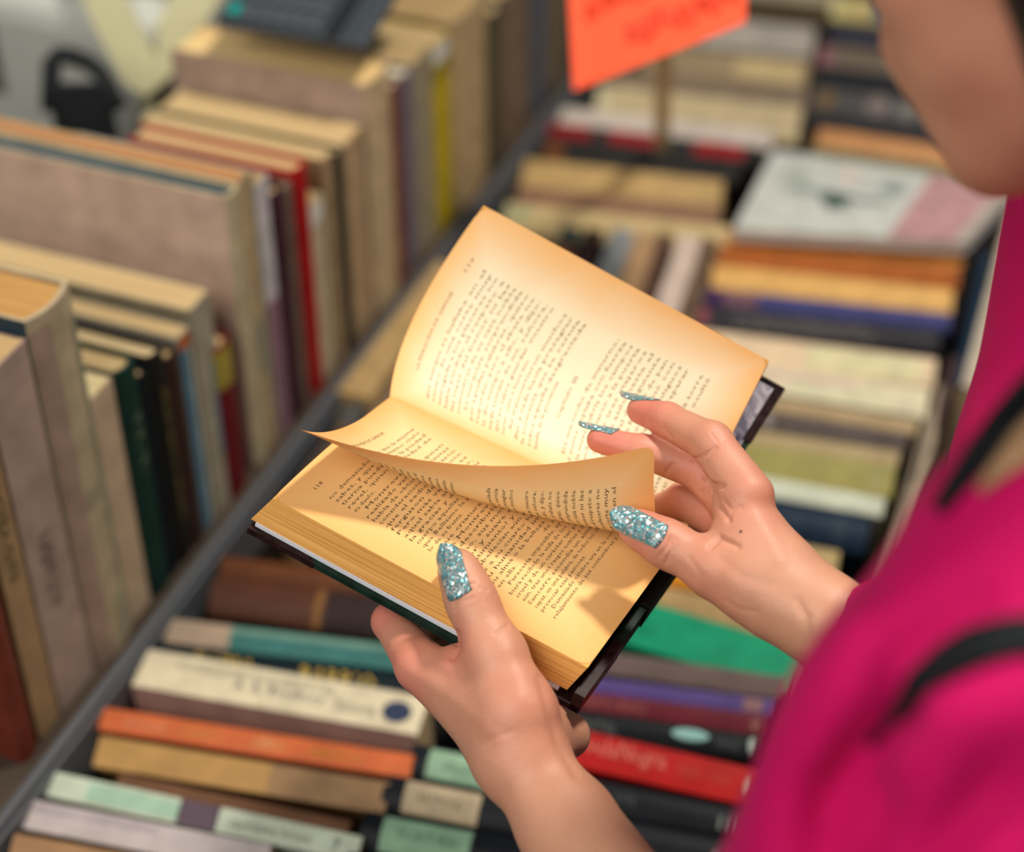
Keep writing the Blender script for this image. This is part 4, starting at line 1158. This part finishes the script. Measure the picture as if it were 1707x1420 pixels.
# creases over the shoulder and under the strap
S.dent([np.array(P(1470,1240,55)), np.array(P(1420,1330,56)), np.array(P(1380,1420,57))], .008, .012)
S.dent([np.array(P(1560,1110,55)), np.array(P(1450,1250,54.5)), np.array(P(1400,1330,55))], .009, .010)
S.dent([np.array(P(1640,1330,53)), np.array(P(1560,1420,54))], .006, .014)
Vm, Fm = S.mesh(); Vm = smooth_mesh(Vm, Fm, 3)
Vm = crease(Vm, Fm, [([(1490,1190),(1420,1270),(1375,1340),(1350,1440)], .012, 26), ([(1640,1330),(1560,1400),(1500,1460)], .009, 46), ([(1700,1160),(1600,1200),(1540,1280)], -.005, 50),
 ([(1620,1010),(1540,1060),(1480,1130)], .006, 30), ([(1440,1060),(1400,1180),(1360,1260)], -.004, 34), ([(1460,1330),(1430,1400)], .006, 24)])
top = np_mesh('magenta_top', Vm, Fm, mag, person, PM)

# ------------------------------------------------------------------ straps laid on the cloth
from mathutils.bvhtree import BVHTree
bvh = BVHTree.FromPolygons([tuple(v) for v in Vm], [tuple(int(i) for i in f) for f in Fm])
def on_cloth(x, y):
    d = ray(x, y).normalized(); r_ = bvh.ray_cast(CAM, d)
    return r_[0], r_[1]
def ribbon(pairs, th, name, mat, root, inv, lift=.0015):
    v = []; f = []; last = None
    for (a, c) in pairs[::-1]:
        row = []
        for k in range(5):
            x = a[0]+(c[0]-a[0])*k/4; y = a[1]+(c[1]-a[1])*k/4
            p_, n_ = on_cloth(x, y)
            far = p_ is not None and last is not None and (p_-last[0]).length > .035
            if p_ is None or far: p_, n_ = (last[0] + (ray(x,y)-ray(*last[2]))*.6, last[1]) if last else (P(x, y, 60), cdir(0,0,-1))
            last = (p_, n_, (x, y)); row.append((p_, n_))
        for (p_, n_) in row: v.append(inv @ (p_ + n_*(lift+th)))
        for (p_, n_) in row: v.append(inv @ (p_ + n_*lift*.2))
    R = len(pairs)
    for i in range(R-1):
        for k in range(4):
            a = i*10+k; f.append((a, a+1, a+11, a+10)); f.append((a+5, a+15, a+16, a+6))
        f.append((i*10, i*10+10, i*10+15, i*10+5)); f.append((i*10+4, i*10+9, i*10+19, i*10+14))
    f.append((0,5,6,1)); f.append((1,6,7,2)); f.append((2,7,8,3)); f.append((3,8,9,4))
    return mesh_obj(name, v, f, mat, root, True)
web = mat_cover((20,24,28), .7, .2, 200); tan = mat_cover((176,138,102), .7, .15, 80)
stR = empty('shoulder_strap', Matrix.Translation(P(1500,1170,56)), 'dark narrow strap curving over the near magenta shoulder at the lower right', 'strap')
ribbon([((1800,1030),(1800,1090)),((1740,1030),(1740,1094)),((1680,1038),(1680,1100)),((1620,1056),(1630,1116)),((1570,1084),(1590,1134)),((1520,1126),(1542,1164)),((1480,1180),(1492,1198)),((1450,1236),(1460,1248))], .002, 'strap_band', web, stR, stR.matrix_world.inverted())
bs = empty('bag_strap', Matrix.Translation(P(1650,760,60)), 'black bag strap with a tan inner strip beside the collar of the magenta top', 'strap')
ribbon([((1760,600),(1790,650)),((1707,648),(1730,690)),((1660,708),(1686,738)),((1620,764),(1642,786)),((1585,820),(1600,834)),((1566,856),(1574,862))], .003, 'strap_band', web, bs, bs.matrix_world.inverted())
ribbon([((1790,650),(1830,690)),((1728,690),(1770,740)),((1690,738),(1716,776)),((1655,790),(1668,806)),((1636,822),(1640,828))], .002, 'tan_lining', tan, bs, bs.matrix_world.inverted())

# ------------------------------------------------------------------ nails and bracelet
def nail(tip, axis, nrm_, r_, length, width, over, name='fingernail', lift=0.0, rb=None, tree=None):
    rb = rb or r_*1.12
    """curved plate; base sits on the finger, the far end reaches beyond the tip"""
    tip = Vector(tip); a = Vector(axis).normalized(); n = Vector(nrm_); n = (n - a*n.dot(a)).normalized(); s = a.cross(n)
    NU_, NV_ = 14, 10; v = []; f = []
    for sh in (0, 1):
        for i in range(NU_+1):
            t = i/NU_; x = -length + over + length*t
            wd = width*(1-.10*(1-t)*(1-t)) * (1 if t < .70 else math.sqrt(max(0.0, 1-((t-.70)/.31)**2))*.88+.12)
            base = .0 if t > .12 else -(1-t/.12)*.0012
            for j in range(NV_+1):
                q = (j/NV_-.5)*2; lat = q*wd/2
                z = rb + (r_-rb)*min(1, t/.6) + .0006 + lift + base - (q*q)*wd*.20 - max(0, (t-.5))**2*.004 - sh*.0007
                if tree is not None and x < .001:
                    o_ = tip + a*x + s*lat
                    ht = tree.ray_cast(o_ + n*.04, -n)
                    if ht[0] is not None: z = max(z if t > .5 else -1, (ht[0]-o_).dot(n) + .0009 - sh*.0007)
                xx = x + (.0012*(1-q*q) if t > .9 else 0) - (.0014*(1-q*q) if t < .1 else 0)
                v.append(pinv @ (tip + a*xx + s*lat + n*z))
    K = (NU_+1)*(NV_+1)
    for i in range(NU_):
        for j in range(NV_):
            p0 = i*(NV_+1)+j; f.append((p0, p0+1, p0+NV_+2, p0+NV_+1)); f.append((K+p0, K+p0+NV_+1, K+p0+NV_+2, K+p0+1))
    for i in range(NU_):
        p0 = i*(NV_+1); f.append((p0, p0+NV_+1, K+p0+NV_+1, K+p0)); p0 += NV_; f.append((p0, K+p0, K+p0+NV_+1, p0+NV_+1))
    for j in range(NV_):
        f.append((j, K+j, K+j+1, j+1)); p0 = NU_*(NV_+1)+j; f.append((p0, p0+1, K+p0+1, K+p0))
    return mesh_obj(name, v, f, varnish, body, True)
mm_ = MB(); mc_ = pinv @ Vector(J(1235,886,87.9))
bvh2 = BVHTree.FromPolygons([tuple(v) for v in VR], [tuple(int(i) for i in f) for f in FR])
hit = bvh2.ray_cast(CAM, ray(1235,886).normalized())
TL = BVHTree.FromPolygons([tuple(v) for v in VL], [tuple(int(i) for i in f) for f in FL])
if hit[0]:
    n_ = hit[1]; e1 = n_.orthogonal().normalized(); e2 = n_.cross(e1)
    mesh_obj('mole', [pinv @ (hit[0]+n_*.0002+(e1*math.cos(t*.628)+e2*math.sin(t*.628))*.0008) for t in range(10)], [tuple(range(10))], mat_plain('mole_brown', (96,50,40), .7), body)
nail(h['tt'], h['tt']-h['ti'], cdir(-.28,-.02,-.97), .0096, .0290, .0146, .0105, rb=.0125, tree=TL)
nail(g['tt'], g['tt']-g['ti'], cdir(-.05,-.22,-.95), .0095, .0290, .0146, .0120, rb=.0120, tree=bvh2)
nail(g['it'], Vector(P(1034,657,96.2))-Vector(P(1090,676,95.2)), cdir(.2,-.95,-.2), .0070, .0210, .0110, .0130, tree=bvh2)
nail(g['mt'], Vector(P(958,698,95.4))-Vector(P(1006,714,94.8)), cdir(.2,-.95,-.15), .0066, .0200, .0105, .0130, tree=bvh2)
nail(g['rt'], g['rt']-g['rd'], cdir(-.2,-.9,.3), .0068, .0170, .0100, .0100)
nail(g['pt'], g['pt']-g['pd'], cdir(-.2,-.9,.3), .0060, .0160, .0090, .0100)
for a_, b_2 in (('it','idp'),('mt','md'),('rt','rd'),('pt','pd')):
    nail(h[a_], h[a_]-h[b_2], cdir(.1,.3,.95), .0070, .0180, .0105, .0100)
gold = mat_plain('gold_metal', (214,150,96), .25, 1.0)
ca = g['wr']*.36+g['fa']*.64; axn = Vector(g['fa']-g['wr']).normalized(); o1 = axn.orthogonal().normalized(); o2 = axn.cross(o1)
m_ = MB(); ring = [pinv @ (Vector(ca) + (o1*math.cos(t*math.pi/16)+o2*math.sin(t*math.pi/16))*.0228) for t in range(33)]
m_.tube(ring, .0016, 8); m_.obj('bracelet', gold, person, 0, True)
